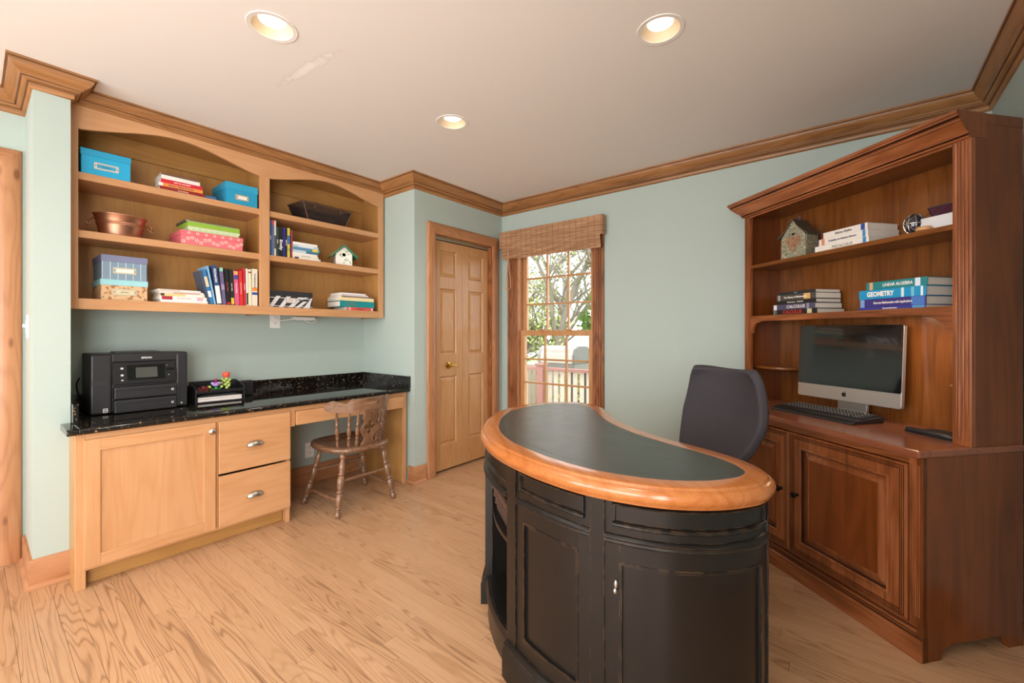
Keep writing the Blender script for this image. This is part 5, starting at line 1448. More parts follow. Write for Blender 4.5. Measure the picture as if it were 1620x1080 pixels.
# ------------------------------------------------------------------ wooden captain's chair
ch = thing('wooden_chair', 'low-backed turned oak chair with a clover cutout, tucked at the granite desk', 'chair', (-2.857, 1.716, 0), LX)
OKZ, OKX, OKY = wood('oak_chair', 'Z'), wood('oak_chair', 'X'), wood('oak_chair', 'Y')
seat = spline([(0, -.245), (.10, -.235), (.185, -.185), (.232, -.08), (.236, .06), (.21, .17), (.12, .205), (0, .20), (-.12, .205), (-.21, .17), (-.236, .06), (-.232, -.08), (-.185, -.185), (-.10, -.235)], 4)
vs = []; fs = []; n = len(seat)
cuts = [(.90, .402), (.965, .405), (1.0, .416), (1.0, .430), (.975, .441), (.93, .445), (.80, .440), (.55, .431), (.25, .429)]
for sc_f, z in cuts:
    for p in seat: vs.append((p.x * sc_f, p.y * sc_f, z + (.006 * (p.y / .2) if z > .44 else 0)))
for j in range(len(cuts) - 1):
    for k in range(n): fs.append((j * n + k, j * n + (k + 1) % n, j * n + n + (k + 1) % n, j * n + n + k))
fs += [tuple(range(n))[::-1], tuple(range((len(cuts) - 1) * n, len(cuts) * n))]
MB().add(vs, fs).build('seat', OKY, ch, smooth=True, ang=60)
legp = [(0, .014), (.03, .019), (.06, .021), (.095, .015), (.115, .0115), (.13, .019), (.15, .019), (.16, .0125), (.20, .019), (.27, .0225), (.35, .021), (.365, .0135), (.38, .0195), (.40, .0195), (.415, .0135), (.44, .020), (.54, .0235), (.62, .020), (.635, .0125), (.65, .0195), (.67, .0195), (.685, .0135), (.72, .0205), (.79, .0205), (.85, .0145), (.88, .0105), (.895, .0165), (.935, .0225), (.97, .017), (1.0, .011)]
tops = {(-1, -1): (-.15, -.155), (1, -1): (.15, -.155), (1, 1): (.155, .12), (-1, 1): (-.155, .12)}
feet = {(-1, -1): (-.222, -.209), (1, -1): (.217, -.209), (1, 1): (.248, .21), (-1, 1): (-.245, .205)}
def on_leg(k, z):
    t = z / .405; a, b_ = feet[k], tops[k]; return (a[0] + (b_[0] - a[0]) * t, a[1] + (b_[1] - a[1]) * t, z)
for k in tops: MB().turned(on_leg(k, 0.0), on_leg(k, .408), legp, 16).build('leg', OKZ, ch, smooth=True, ang=70)
stp = [(0, .008), (.08, .010), (.12, .008), (.14, .012), (.20, .013), (.26, .010), (.28, .013), (.34, .015), (.42, .012), (.44, .015), (.5, .016), (.56, .015), (.58, .012), (.66, .015), (.72, .013), (.74, .010), (.80, .013), (.86, .012), (.88, .008), (.92, .010), (1, .008)]
MB().turned(on_leg((-1, -1), .105), on_leg((-1, 1), .105), stp, 12).build('stretcher', OKX, ch, smooth=True, ang=70)
MB().turned(on_leg((1, -1), .105), on_leg((1, 1), .105), stp, 12).build('stretcher', OKX, ch, smooth=True, ang=70)
MB().turned(on_leg((-1, 1), .235), on_leg((1, 1), .235), stp, 12).build('stretcher', OKX, ch, smooth=True, ang=70)
MB().turned(on_leg((-1, -1), .225), on_leg((1, -1), .225), [(0, .009), (.3, .011), (.7, .011), (1, .009)], 12).build('stretcher', OKX, ch, smooth=True, ang=70)
def comb_y(x): return -.250 + .165 * (abs(x) / .245) ** 2.2
def seat_y(x): return -.205 + .135 * (abs(x) / .205) ** 2.2
# comb with crest and hand slot
ns = 64; bands_ = ([], [])
for k in range(ns + 1):
    x = -.245 + .49 * k / ns; t = abs(x) / .245
    if t < .52: top = .766
    elif t < .60: top = .766 - .030 * (t - .52) / .08
    elif t < .86: top = .736 + .020 * ((t - .60) / .26) ** 1.5
    else: top = .756 - .040 * ((t - .86) / .14) ** 2.2
    bot = .672 + .012 * t ** 3 + (.02 * ((t - .9) / .1) ** 2 if t > .9 else 0)
    mid = .730; sl = .010 * math.sqrt(max(0, 1 - (x / .062) ** 2)) if abs(x) < .062 else 0
    bands_[0].append((x, bot, mid - sl)); bands_[1].append((x, mid + sl, max(top, mid + sl + .002)))
cmb = None
for bi, bnd in enumerate(bands_):
    vs = []; fs = []
    for i, (x, za, zb_) in enumerate(bnd):
        dx_ = 1e-3; tx = Vector((2 * dx_, comb_y(x + dx_) - comb_y(x - dx_))).normalized(); nn = Vector((tx.y, -tx.x))
        yb = comb_y(x)
        for z, s_ in ((za, 1), (zb_, 1), (zb_, -1), (za, -1)):
            ln_ = -.10 * (z - .70)
            vs.append((x + nn.x * .011 * s_, yb + ln_ + nn.y * .011 * s_, z))
    for i in range(ns):
        for j in range(4): fs.append((i * 4 + j, i * 4 + (j + 1) % 4, i * 4 + 4 + (j + 1) % 4, i * 4 + 4 + j))
    fs += [(0, 1, 2, 3), (ns * 4 + 3, ns * 4 + 2, ns * 4 + 1, ns * 4)]
    o = MB().add(vs, fs).build('comb_rail' if bi == 0 else 'comb_crest', OKX, ch if bi == 0 else cmb, smooth=True, ang=50)
    if bi == 0: cmb = o
spp = [(0, .007), (.06, .011), (.16, .013), (.24, .008), (.26, .013), (.285, .013), (.30, .0075), (.34, .011), (.44, .016), (.54, .012), (.60, .0075), (.62, .013), (.645, .013), (.66, .0075), (.76, .0135), (.86, .009), (1, .006)]
for x in (-.195, -.135, -.085, .085, .135, .195):
    xb = x * .86
    MB().turned((xb, seat_y(xb), .432), (x, comb_y(x), .680), spp, 12).build('spindle', OKZ, ch, smooth=True, ang=70)
ol = [(.040, 0), (.044, .018), (.030, .040), (.026, .055), (.036, .075), (.050, .10), (.054, .125), (.046, .15), (.036, .168), (.040, .185), (.048, .20), (.044, .225), (.046, .262)]
ol = [(x * 1.22, y) for x, y in ol]; ol = ol + [(-x, y) for x, y in ol[::-1]]
holes = [circle(0, .168, .0155, 14)[::-1], circle(-.019, .138, .0155, 14)[::-1], circle(.019, .138, .0155, 14)[::-1], circle(0, .104, .0145, 14)[::-1]]
# clover as one closed outline
cl = []
for k in range(72):
    a = 2 * PI * k / 72
    r_ = 0
    for cx, cy, rr_ in ((0, .031, .0175), (-.024, 0, .0175), (.024, 0, .0175), (0, -.034, .0165), (0, 0, .015)):
        # ray from centre to circle
        dx_, dy_ = math.cos(a), math.sin(a); bq = dx_ * cx + dy_ * cy; cq = cx * cx + cy * cy - rr_ * rr_; dq = bq * bq - cq
        if dq >= 0: r_ = max(r_, bq + math.sqrt(dq))
    cl.append((r_ * math.cos(a), .138 + r_ * math.sin(a)))
tl = math.atan2(comb_y(0) - seat_y(0), .25)
plate('splat', [ol, cl[::-1]], .014, OKZ, ch, bevel=.001, to=Matrix.Translation((0, seat_y(0) - .002 + .007, .432)) @ basis((1, 0, 0), (0, math.sin(tl), math.cos(tl)), (0, -math.cos(tl), math.sin(tl))))

# ------------------------------------------------------------------ woven wood shade on the window
sh = thing('window_shade', 'woven wood roman shade drawn up at the top of the window', 'window shade', (-2.18, YB - .022, 2.02))
sm_ = bpy.data.materials.new('woven_reed'); sm_.use_nodes = True
nt = sm_.node_tree; b = nt.nodes['Principled BSDF']; tc = nt.nodes.new('ShaderNodeTexCoord')
mp = nt.nodes.new('ShaderNodeMapping'); mp.inputs['Scale'].default_value = (6, 6, 160); nt.links.new(tc.outputs['Object'], mp.inputs['Vector'])
nz = nt.nodes.new('ShaderNodeTexNoise'); nz.inputs['Scale'].default_value = 1; nz.inputs['Detail'].default_value = 4; nt.links.new(mp.outputs[0], nz.inputs['Vector'])
rp = ramp(nt, [(.3, '#8A5F40'), (.55, '#B58A64'), (.75, '#CDA780')]); nt.links.new(nz.outputs['Fac'], rp.inputs['Fac'])
sx_ = nt.nodes.new('ShaderNodeSeparateXYZ'); nt.links.new(tc.outputs['Object'], sx_.inputs[0])
fr_ = math_node(nt, 'FRACT', math_node(nt, 'MULTIPLY', sx_.outputs['X'], 17.0))
ed = math_node(nt, 'LESS_THAN', fr_, .22)
mx = nt.nodes.new('ShaderNodeMix'); mx.data_type = 'RGBA'; mx.inputs[7].default_value = lin('#8E6246')
nt.links.new(math_node(nt, 'MULTIPLY', ed, .45), mx.inputs[0]); nt.links.new(rp.outputs['Color'], mx.inputs[6]); nt.links.new(mx.outputs[2], b.inputs['Base Color'])
b.inputs['Roughness'].default_value = .7
def reeds(x0, x1, z0, z1, y, pitch=.0078, depth=.005):
    m = MB(); n_ = int((z1 - z0) / pitch)
    for k in range(n_):
        za = z0 + (z1 - z0) * k / n_; zb_ = z0 + (z1 - z0) * (k + 1) / n_ - .0012
        m.box(x0, y - depth * (.8 + .4 * random.random()), za, x1, y, zb_)
    return m
tag(reeds(-.548, .548, .0, .162, -.062).build('valance', sm_, sh), kind='stuff')
MB().box(-.54, -.0615, .002, .54, -.058, .160).build('valance_lining', plain('#8A6446', .8), sh)
for k, (za, yy) in enumerate(((-.045, -.056), (-.075, -.050), (-.105, -.044))):
    tag(reeds(-.525, .525, za, za + .05, yy).build('shade_fold', sm_, sh), kind='stuff')
    MB().box(-.52, yy, za + .001, .52, yy + .004, za + .049).build('fold_lining', plain('#8A6446', .8), sh)
for sx in (-1, 1): MB().box(sx * .548, -.062, .0, sx * .545, -.002, .162).build('valance_return', sm_, sh)
MB().box(-.54, -.05, .14, .54, .0, .16).build('headrail', plain('#A5805C', .6), sh)
CO = plain('#C79A78', .6)
MB().tube(spline([(-.44, -.07, -.0), (-.445, -.07, -.15), (-.468, -.07, -.32), (-.462, -.07, -.395), (-.43, -.07, -.40), (-.408, -.07, -.36), (-.425, -.07, -.2), (-.44, -.07, -.0)], 8, False), .003, 6).build('pull_cord', CO, sh, smooth=True)
MB().sphere((-.468, -.07, -.385), .012, 8, .8, .8, 1.2).build('cord_tassel', CO, sh, smooth=True)

# ------------------------------------------------------------------ things on the hutch
def hstack(x, d, z, items):
    p = hp(x, d, z); stack(p[0], p[1], z, HR, items)
hstack(.325, .293, S1, [
    ('black calculus textbook with red title at the bottom of the dark textbook stack', .30, .185, .028, '#1C1B1C', dict(title='CALCULUS', ink='#D2382E', hard=True, size=.026, wide=(-.01, .13), bands=[(.02, .05, '#8A8A8A'), (.07, .09, '#8A8A8A'), (.8, .9, '#C9C49A')]), .0, 0, 0),
    ('navy calculus textbook with white title, second in the dark textbook stack', .29, .18, .031, '#4B4A66', dict(title='CALCULUS', hard=True, size=.024, wide=(.02, .125), bands=[(.02, .1, '#E6E6EA'), (.82, .88, '#8A8AA0')]), -.006, .0, -.015),
    ('thin black textbook with small grey title in the middle of the dark stack', .265, .17, .022, '#1A1A1B', dict(title='Mathematics   CRONIN', ink='#C9C9C4', hard=True, size=.011), .008, .002, .01),
    ('grey history of mathematics textbook in the dark stack', .265, .17, .033, '#4A4644', dict(title='The History of Mathematics', hard=True, size=.014, ink='#F2F0E8', bands=[(.04, .1, '#A8A4A0'), (.72, .88, '#D8B06A')]), .006, .004, -.01),
    ('thin charcoal paperback on top of the dark textbook stack', .255, .16, .016, '#23282B', dict(title='LOGIC', ink='#6AA0B8', size=.008), .010, .004, .015)])
hstack(.875, .285, S1, [
    ('thin purple workbook at the bottom of the bright textbook stack', .29, .18, .013, '#3A3F98', dict(title='Discrete Mathematics', size=.007, bands=[(.82, .98, '#5A9AD0')]), -.02, 0, .0),
    ('purple discrete mathematics textbook under the geometry book', .28, .185, .038, '#38307C', dict(title='Discrete Mathematics with Applications', size=.014, wide=(.005, .165), hard=True, bands=[(.0, .07, '#7AA0D8'), (.80, .98, '#4A78C4')]), -.015, 0, -.005),
    ('bright blue geometry textbook with large white title', .285, .185, .042, '#1292C6', dict(title='GEOMETRY', size=.030, wide=(-.045, .12), hard=True, bold=.0012, bands=[(.66, .70, '#CFE8F2'), (.8, .84, '#7ABEDC'), (.93, .96, '#E8F4F8')]), -.018, .0, .005),
    ('teal linear algebra textbook on top of the bright stack', .255, .18, .036, '#1B8088', dict(title='LINEAR ALGEBRA', size=.020, wide=(.01, .125), hard=True, bands=[(.06, .12, '#D8A87A'), (.82, .9, '#DCE6F4')]), .0, .002, .0)])
hstack(.61, .292, S2, [
    ('white precalculus textbook at the bottom of the stack on the upper hutch shelf', .29, .19, .036, '#E9E4DC', dict(title='PRECALCULUS', ink='#8A827C', size=.020, wide=(.01, .11), hard=True, bands=[(.90, .955, '#3A8AC0')]), .0, 0, .0),
    ('white probability textbook in the middle of the stack on the upper hutch shelf', .262, .19, .033, '#E6E2DC', dict(title='Probability and Statistical Inference', ink='#4A4A5A', size=.014, wide=(-.0, .15), hard=True, bands=[(.06, .13, '#D88A6A'), (.9, .955, '#3A8AC0')]), .010, 0, .0),
    ('white abstract algebra textbook on top of the stack on the upper hutch shelf', .245, .185, .031, '#E4E0DA', dict(title='Abstract Algebra', ink='#3A3440', size=.016, wide=(-.0, .09), hard=True, bands=[(.0, .05, '#6A2A2C'), (.87, .95, '#2A4A9A')]), .016, 0, .0)])
# ceramic birdhouse
p = hp(.305, .355, S2)
b2 = thing('ceramic_birdhouse', 'weathered mosaic birdhouse with a peaked tin roof on the upper hutch shelf', 'birdhouse', p, HR + R(8))
mos = bpy.data.materials.new('glazed_mosaic'); mos.use_nodes = True
nt = mos.node_tree; b = nt.nodes['Principled BSDF']; tc = nt.nodes.new('ShaderNodeTexCoord')
vo = nt.nodes.new('ShaderNodeTexVoronoi'); vo.inputs['Scale'].default_value = 130; nt.links.new(tc.outputs['Object'], vo.inputs['Vector'])
rp = ramp(nt, [(.0, '#5A6A5C'), (.4, '#8FA08E'), (.7, '#A88E6E'), (1, '#C9C4B4')]); nt.links.new(vo.outputs['Color'], rp.inputs['Fac']); nt.links.new(rp.outputs['Color'], b.inputs['Base Color'])
bp = nt.nodes.new('ShaderNodeBump'); bp.inputs['Strength'].default_value = .8; bp.inputs['Distance'].default_value = .003; nt.links.new(vo.outputs['Distance'], bp.inputs['Height']); nt.links.new(bp.outputs['Normal'], b.inputs['Normal'])
b.inputs['Roughness'].default_value = .25; b.inputs['Metallic'].default_value = .2
hw_ = .075
heart = [(.011 * (16 * math.sin(t) ** 3) / 16, .009 * (13 * math.cos(t) - 5 * math.cos(2 * t) - 2 * math.cos(3 * t) - math.cos(4 * t)) / 13 + .142) for t in [2 * PI * k / 24 for k in range(24)]]
plate('front_wall', [[(-hw_, 0), (hw_, 0), (hw_ * .95, .13), (0, .222), (-hw_ * .95, .13)], heart], .008, mos, b2, to=basis((1, 0, 0), (0, 0, 1), (0, -1, 0), (0, -.045, 0)))
for sx in (-1, 1): MB().box(sx * hw_, -.045, 0, sx * (hw_ - .008), .045, .13).build('side_wall', mos, b2)
plate('back_wall', [[(-hw_, 0), (hw_, 0), (hw_ * .95, .13), (0, .222), (-hw_ * .95, .13)]], .006, plain('#2A2420', .8), b2, to=basis((1, 0, 0), (0, 0, 1), (0, -1, 0), (0, .05, 0)))
plate('heart_patch', [[(.045 * (16 * math.sin(t) ** 3) / 16, .045 * (13 * math.cos(t) - 5 * math.cos(2 * t) - 2 * math.cos(3 * t) - math.cos(4 * t)) / 13 + .092) for t in [2 * PI * k / 30 for k in range(30)]]], .003, pattern('pebble', '#A07A5C', '#5E4432', 140, .5), b2, to=basis((1, 0, 0), (0, 0, 1), (0, -1, 0), (0, -.0532, 0)))
for sx in (-1, 1):
    pts = [(0, .225), (sx * .03, .180), (sx * .06, .150), (sx * .092, .125)]
    vs = []; fs = []
    for (x, z) in pts: vs += [(x, -.062, z), (x, .06, z), (x, .06, z + .006), (x, -.062, z + .006)]
    for k in range(3):
        for j in range(4): fs.append((k * 4 + j, k * 4 + (j + 1) % 4, k * 4 + 4 + (j + 1) % 4, k * 4 + 4 + j))
    fs += [(0, 1, 2, 3), (15, 14, 13, 12)]
    MB().add(vs, fs).build('roof_side', plain('#5E5A4E', .45, .4, vary=.2, vscale=40), b2, bevel=.001)
MB().lathe([(.006, 0), (.008, .006), (.003, .014), (.005, .02), (.001, .03)], 10, (0, 0, .226)).build('finial', plain('#5A5878', .4, .5), b2, smooth=True)
# stained glass ornaments
p = hp(.945, .30, S2)
go = thing('glass_ornament', 'dark stained-glass ball with silver seams on the upper hutch shelf', 'ornament', (p[0], p[1], S2), HR)
MB().sphere((0, 0, .043), .043, 10, .8, .8, 1).build('ball', plain('#2E2A34', .08, coat=.5), go)
for k in range(4):
    a = PI * k / 4
    MB().tube([(.0355 * math.cos(t) * math.cos(a), .0355 * math.cos(t) * math.sin(a), .043 + .044 * math.sin(t)) for t in [2 * PI * j / 24 for j in range(24)]], .002, 5, True).build('seam', plain('#B8B4AC', .3, .9), go)
for k in range(3):
    a = PI * k / 3
    MB().tube([(.036 * math.cos(a) * math.cos(t), -.036 * abs(math.sin(t)) - .002, .043 + .04 * math.sin(a) * math.cos(t)) for t in [PI * j / 12 for j in range(13)]], .0022, 5).build('seam', plain('#C9C5BC', .3, .9), go)
p = hp(1.035, .34, S2)
jb = thing('glass_box', 'clear glass jewellery box with a raised plum glass lid on the upper hutch shelf', 'jewellery box', (p[0], p[1], S2), HR)
GL = plain('#D5D8DC', .08); LEAD = plain('#6A6660', .35, .8)
MB().box(-.075, -.05, 0, .075, .05, .004).build('base', LEAD, jb)
for sx in (-1, 1):
    MB().box(sx * .075, -.05, .004, sx * .072, .05, .056).build('side_pane', GL, jb)
MB().box(-.072, .047, .004, .072, .05, .056).build('back_pane', GL, jb); MB().box(-.072, -.05, .004, .072, -.047, .056).build('front_pane', GL, jb)
vs = [(-.075, .045, .058), (.075, .045, .058), (.06, -.01, .105), (-.06, -.01, .105)]
MB().add(vs + [(x, y + .002, z + .003) for x, y, z in vs], [(0, 1, 2, 3), (7, 6, 5, 4)] + [(k, (k + 1) % 4, 4 + (k + 1) % 4, 4 + k) for k in range(4)]).build('lid', plain('#6A3A4C', .12), jb)
MB().tube([vs[0], vs[1], vs[2], vs[3]], .0025, 6, True).build('lid_frame', LEAD, jb)
for x in (-.05, -.01, .04): MB().tube([(x, -.05, .056), (x + .03, -.01, .104)], .0012, 5).build('chain', LEAD, jb)
p = hp(1.0, .275, S2)
gp = thing('wooden_ring', 'small tan wooden disc lying before the glass box', 'ornament', (p[0], p[1], S2), HR)
MB().lathe([(.012, 0), (.026, .002), (.028, .01), (.022, .018), (.012, .016), (.01, .008)], 18).build('disc', plain('#C99A6A', .5), gp, smooth=True)

# computer
p = hp(.548, .395, ZTOP)
im = thing('desktop_computer', 'aluminium all-in-one computer with a dark glass screen on the hutch', 'computer', (p[0], p[1], ZTOP), HR + R(5.2))
ALU = plain('#C9C6C2', .32, .75, name='aluminium')
TLT = Matrix.Translation((0, 0, .072)) @ Matrix.Rotation(R(-3), 4, 'X')
sw2, shh, chin = .264, .40, .072
F2 = TLT @ basis((1, 0, 0), (0, 0, 1), (0, -1, 0))
plate('housing', [rrect(-sw2, 0, sw2, shh, .012)], .022, ALU, im, bevel=.002, to=F2 @ Matrix.Translation((0, 0, -.010)))
vs = []; 
MB().lathe([(.001, -.040), (.12, -.036), (.19, -.026), (.225, -.012), (.23, -.008)], 32, mat=F2 @ Matrix.Translation((0, .2, 0)) @ Matrix.Diagonal((1.1, .82, 1, 1))).build('rear_bulge', ALU, im, smooth=True)
plate('screen_glass', [rrect(-sw2 + .001, chin, sw2 - .001, shh - .001, .010)], .0016, plain('#0A0A0B', .04, coat=1.0, name='black_glass'), im, bevel=.0005, to=F2 @ Matrix.Translation((0, 0, .0121)))
plate('display', [rrect(-sw2 + .024, chin + .018, sw2 - .024, shh - .022, .001)], .0002, plain('#101112', .04, coat=1.0), im, to=F2 @ Matrix.Translation((0, 0, .0138)))
apple = [(0, -.010), (.004, -.0115), (.009, -.008), (.0115, -.001), (.009, .0045), (.0105, .0075), (.006, .0105), (.002, .009), (-.002, .009), (-.006, .0105), (-.0105, .0065), (-.0115, -.001), (-.009, -.008), (-.004, -.0115)]
bite = None
ap = [(x, y) for x, y in spline([(a, c) for a, c in apple], 3)]
ap2 = []
for x, y in ap:
    dxb, dyb = x - .0135, y - .002; dl = math.hypot(dxb, dyb)
    if dl < .0055: x, y = .0135 + dxb / dl * .0055, .002 + dyb / dl * .0055
    ap2.append((x, y))
lg = plate('fruit_emblem', [ap2], .0006, plain('#1A1A1C', .3), im, to=F2 @ Matrix.Translation((0, .035, .0121)))
plate('emblem_leaf', [[(0, .0115), (.004, .013), (.0055, .018), (.001, .0155)]], .0006, plain('#1A1A1C', .3), lg, to=F2 @ Matrix.Translation((0, .035, .0121)))
ftp = [(-.012, .088), (.035, .085), (.052, .06), (.050, .03), (.030, .012), (.0, .006), (-.055, .004), (-.055, .0), (.03, .0), (.056, .012), (.062, .05), (.058, .075), (.045, .098), (-.012, .098)]
MB().prism([(y, z) for y, z in [(-.018, .0), (.055, .0), (.062, .02), (.062, .13), (.05, .14), (.046, .13), (.046, .03), (.035, .014), (.01, .008), (-.018, .005)]], 'x', -.075, .075).build('stand', ALU, im, bevel=.002)
# keyboard
p = hp(.535, .165, ZTOP)
kb = thing('keyboard', 'black keyboard with a curved palm rest in front of the computer', 'keyboard', (p[0], p[1], ZTOP), HR + R(3))
KB = plain('#1C1B1C', .4)
MB().prism([(.0, .0), (.20, .0), (.20, .030), (.06, .020), (.03, .018), (.006, .010)], 'x', -.225, .235).build('base', KB, kb, bevel=.004, seg=3)
keys = MB(); 
for r_ in range(6):
    yk = .074 + r_ * .0195; zk = .0215 + (yk - .06) / .14 * .010
    x = -.215
    while x < .222:
        wk = .0175 if not (r_ == 0 and -.12 < x < -.06) else .095
        if not (.085 < x < .092 or .148 < x < .155): keys.box(x, yk, zk - .002, x + wk - .0025, yk + .0165, zk + .005)
        x += wk
tag(keys.build('keys', plain('#2B2A2B', .5), kb), kind='stuff')
lgd = MB()
for r_ in range(6):
    yk = .074 + r_ * .0195; zk = .0215 + (yk - .06) / .14 * .010
    for k in range(24):
        x = -.215 + .0175 * k; lgd.box(x + .004, yk + .006, zk + .005, x + .0095, yk + .0115, zk + .0052)
tag(lgd.build('key_legends', plain('#D8D8D6', .5), kb), kind='stuff')
p = hp(.985, .335, ZTOP)
mpd = thing('mouse_pad', 'black mouse pad with a padded wrist rest at the right of the hutch counter', 'mouse pad', (p[0], p[1], ZTOP), HR + R(-6))
plate('pad', [rrect(-.085, -.055, .13, .12, .03)], .004, plain('#1A1A1C', .7), mpd, bevel=.001)
MB().tube(spline([(-.075, -.03, .009), (-.04, -.042, .011), (.05, -.042, .011), (.12, -.035, .009)], 5, False), [.007] * 2 + [.012] * 12 + [.007] * 2, 10).build('wrist_rest', plain('#1E1E20', .35), mpd, smooth=True)

# books on the bottom shelf of the desk bay
p = desk_pt(.135, -.235, .132)
stack(p[0], p[1], .1322, R(-37) - R(8), [
    ('black and white book at the bottom of the pile inside the black desk', .10, .15, .022, '#2A2A2C', dict(bands=[(.2, .8, '#D8D4CE')]), 0, -.05, 0),
    ('red and white book in the middle of the pile inside the black desk', .10, .15, .026, '#E6E0DA', dict(bands=[(.0, .3, '#B8323A')]), 0, -.05, .03),
    ('grey book upper middle of the pile inside the black desk', .09, .14, .02, '#B8B4AE', {}, 0, -.045, 0),
    ('coral book on top of the pile inside the black desk', .09, .13, .024, '#D8504A', {}, .0, -.04, .02)])

# ------------------------------------------------------------------ outside the window
gd = MB().box(-26, YB + .2, -1.3, 12, 45, -1.2).build('lawn', plain('#7E9A52', .9, vary=.2, vscale=1.2)); tag(gd, 'green lawn beyond the deck', 'lawn', kind='stuff')
dkw = plain('#A49A90', .8, vary=.12, vscale=8)
dko = thing('deck', 'grey board deck outside the window', 'deck', (-3.0, YB + .2, -.2))
MB().box(-2.4, 0, -.12, 4.2, 2.16, -.05).build('deck_frame', plain('#5E5650', .8), dko)
for k in range(15):
    MB().box(-2.4, .002 + k * .14, -.05, 4.2, .135 + k * .14, 0).build('board', dkw, dko)
# railing
ry = 5.55
rl = thing('deck_railing', 'painted deck railing with a red-brown post and cap and pale pickets', 'railing', (-3.6, ry, -.2))
RED = plain('#9A6A5E', .6); PAL = plain('#C9BBA8', .7, vary=.08, vscale=10)
MB().box(-.30, -.06, 0, -.18, .06, .90).build('post', RED, rl, bevel=.004)
MB().box(-.32, -.08, .90, -.16, .08, .935).build('post_cap', RED, rl, bevel=.006)
MB().box(2.1, -.06, 0, 2.22, .06, .90).build('post', RED, rl, bevel=.004)
MB().box(-.18, -.05, .83, 2.1, .05, .875).build('top_rail', RED, rl, bevel=.004)
MB().box(-.18, -.02, .08, 2.1, .02, .15).build('bottom_rail', PAL, rl)
MB().box(-2.6, -.05, .83, -.30, .05, .875).build('top_rail', RED, rl, bevel=.004)
for k in range(20): MB().box(-.14 + .112 * k, .02, .06, -.08 + .112 * k, .045, .83).build('picket', PAL, rl)
for k in range(18): MB().box(-2.5 + .112 * k, .02, .06, -2.44 + .112 * k, .045, .83).build('picket', PAL, rl)
# gas grill behind the railing
gr = thing('gas_grill', 'grey gas grill with a rounded hood standing beyond the deck railing', 'grill', (-4.22, 6.35, -.22))
GRY = plain('#B9B2A6', .45); SIL = plain('#D4D4D6', .3, .6)
def hood_sec(): return [(-.28, .92), (.28, .92), (.28, 1.05), (.24, 1.14), (.15, 1.20), (-.12, 1.21), (-.23, 1.16), (-.28, 1.06)]
MB().prism(hood_sec(), 'x', -.02, .62).build('hood', GRY, gr, bevel=.012)
MB().prism([(y * 1.02, z) for y, z in hood_sec()], 'x', -.07, -.02).build('hood_end', plain('#8E8A84', .5), gr, bevel=.01)
MB().prism([(y * 1.02, z) for y, z in hood_sec()], 'x', .62, .66).build('hood_end', plain('#6A6864', .5), gr, bevel=.01)
MB().box(.02, -.32, 1.165, .60, -.27, 1.19).build('handle', SIL, gr, bevel=.01)
MB().box(-.06, -.27, .78, .65, .27, .92).build('firebox', plain('#77736C', .5), gr, bevel=.01)
MB().box(-.45, -.25, .86, -.08, .25, .9).build('side_shelf', GRY, gr, bevel=.008)
for x in (.0, .58):
    for y in (-.22, .22): MB().box(x - .02, y - .02, -.97, x + .02, y + .02, .78).build('leg', plain('#55524E', .5), gr)
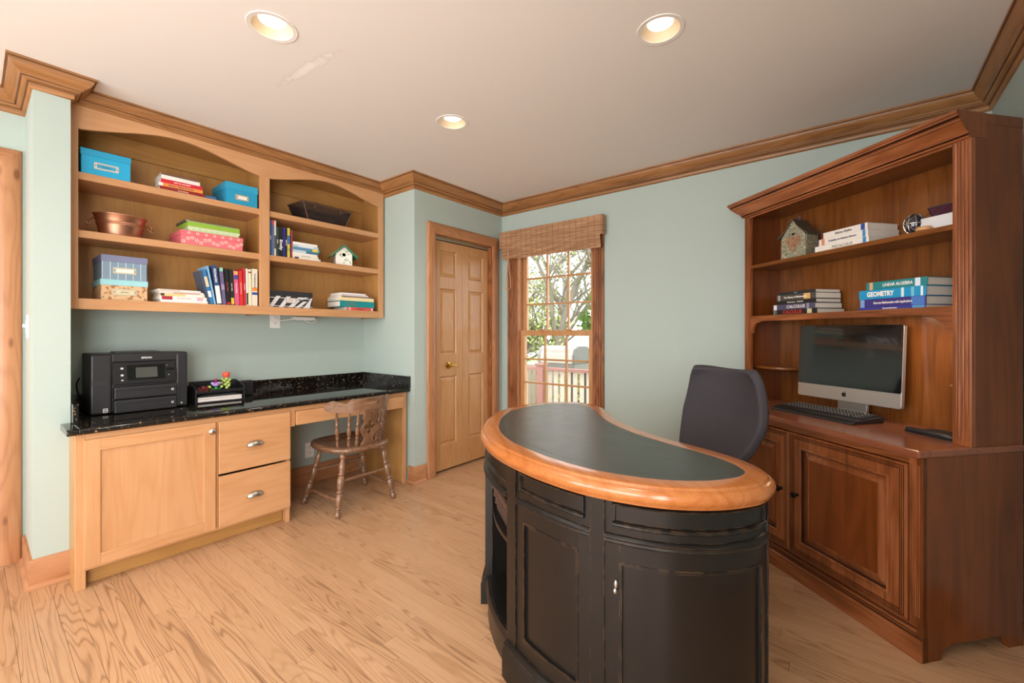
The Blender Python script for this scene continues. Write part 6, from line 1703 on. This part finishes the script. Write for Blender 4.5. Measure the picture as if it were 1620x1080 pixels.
# trees
def tree(label, x, y, h, seed, leaf, spread=.55, leaves=260, lsz=.16, bark='#8F8478', dens=5, trunk=.16):
    rng = random.Random(seed)
    t = thing('tree', label, 'tree', (x, y, -1.2))
    m = MB(); tips = []
    def grow(p, d, ln, r, lev):
        pts = [p]; n = 4; dd = d.copy()
        for k in range(n):
            dd = (dd + Vector((rng.uniform(-1, 1), rng.uniform(-1, 1), rng.uniform(-.4, .8))) * .16).normalized(); pts.append(pts[-1] + dd * ln / n)
        m.tube(pts, [r * (1 - .5 * k / n) for k in range(n + 1)], 6 if lev < 2 else 4)
        if lev >= 2: tips.extend(pts[2:])
        if lev < 4:
            for k in range(dens if lev < 3 else 3):
                i = rng.randint(1, n); a = rng.uniform(0, 2 * PI)
                nd = (dd * (1 - spread) + Vector((math.cos(a), math.sin(a), rng.uniform(.05, .7))) * spread).normalized()
                grow(pts[i], nd, ln * rng.uniform(.5, .72), max(r * .5, .006), lev + 1)
    grow(Vector((0, 0, 0)), Vector((rng.uniform(-.15, .15), 0, 1)).normalized(), h * .45, trunk, 0)
    m.build('branches', plain(bark, .9, vary=.15, vscale=3), t)
    f = MB()
    for k in range(leaves):
        p = rng.choice(tips) + Vector((rng.gauss(0, .12), rng.gauss(0, .12), rng.gauss(0, .12)))
        a = Vector((rng.gauss(0, 1), rng.gauss(0, 1), rng.gauss(0, 1))).normalized() * lsz; b_ = a.cross(Vector((rng.gauss(0, 1), rng.gauss(0, 1), rng.gauss(0, 1)))).normalized() * lsz * .55
        f.add([p - a, p + b_, p + a, p - b_], [(0, 1, 2, 3)])
    tag(f.build('foliage', plain(leaf, .8, vary=.25, vscale=2), t), kind='stuff')
    return t
tree('bare-branched tree with sparse yellow-green buds behind the grill', -8.6, 12.5, 9.5, 5, '#9CA667', leaves=900, lsz=.07, trunk=.2)
tree('leaning bare grey tree with few leaves, seen through the upper right panes', -6.4, 13.5, 9.0, 12, '#8E9A66', leaves=350, lsz=.06, trunk=.17, spread=.5)
tree('young yellow-green leafy tree at the left of the window view', -9.8, 12.0, 6.5, 21, '#A4AE6C', leaves=2200, lsz=.09)
tree('bright green leafy bush tree low behind the grill', -7.6, 15.5, 4.6, 33, '#76924A', leaves=3600, lsz=.13, trunk=.12)
tree('dark grey-green evergreen far right in the window view', -7.0, 19, 6.6, 41, '#56704A', leaves=4200, lsz=.16, trunk=.14)
tree('tall bare tree farther back, seen through the top panes', -11.5, 18, 11, 52, '#8C9868', leaves=700, lsz=.08, trunk=.22)
tree('low pinkish-brown shrub by the fence right of the grill', -4.6, 8.2, 2.4, 63, '#A8A06A', leaves=900, lsz=.05, trunk=.05, bark='#8A6E62')
# wooden fence behind the garden
fn = thing('garden_fence', 'weathered board fence low behind the railing', 'fence', (-9, 10.2, -1.2))
for k in range(44): MB().box(.16 * k, 0, 0, .16 * k + .14, .02, 1.55 + .02 * (k % 3)).build('board', plain('#8A7A6C', .85, vary=.15, vscale=3), fn)
MB().box(0, .02, .4, 7.0, .06, .5).build('rail', plain('#7A6A5C', .85), fn)
MB().box(0, .02, 1.2, 7.0, .06, 1.3).build('rail', plain('#7A6A5C', .85), fn)
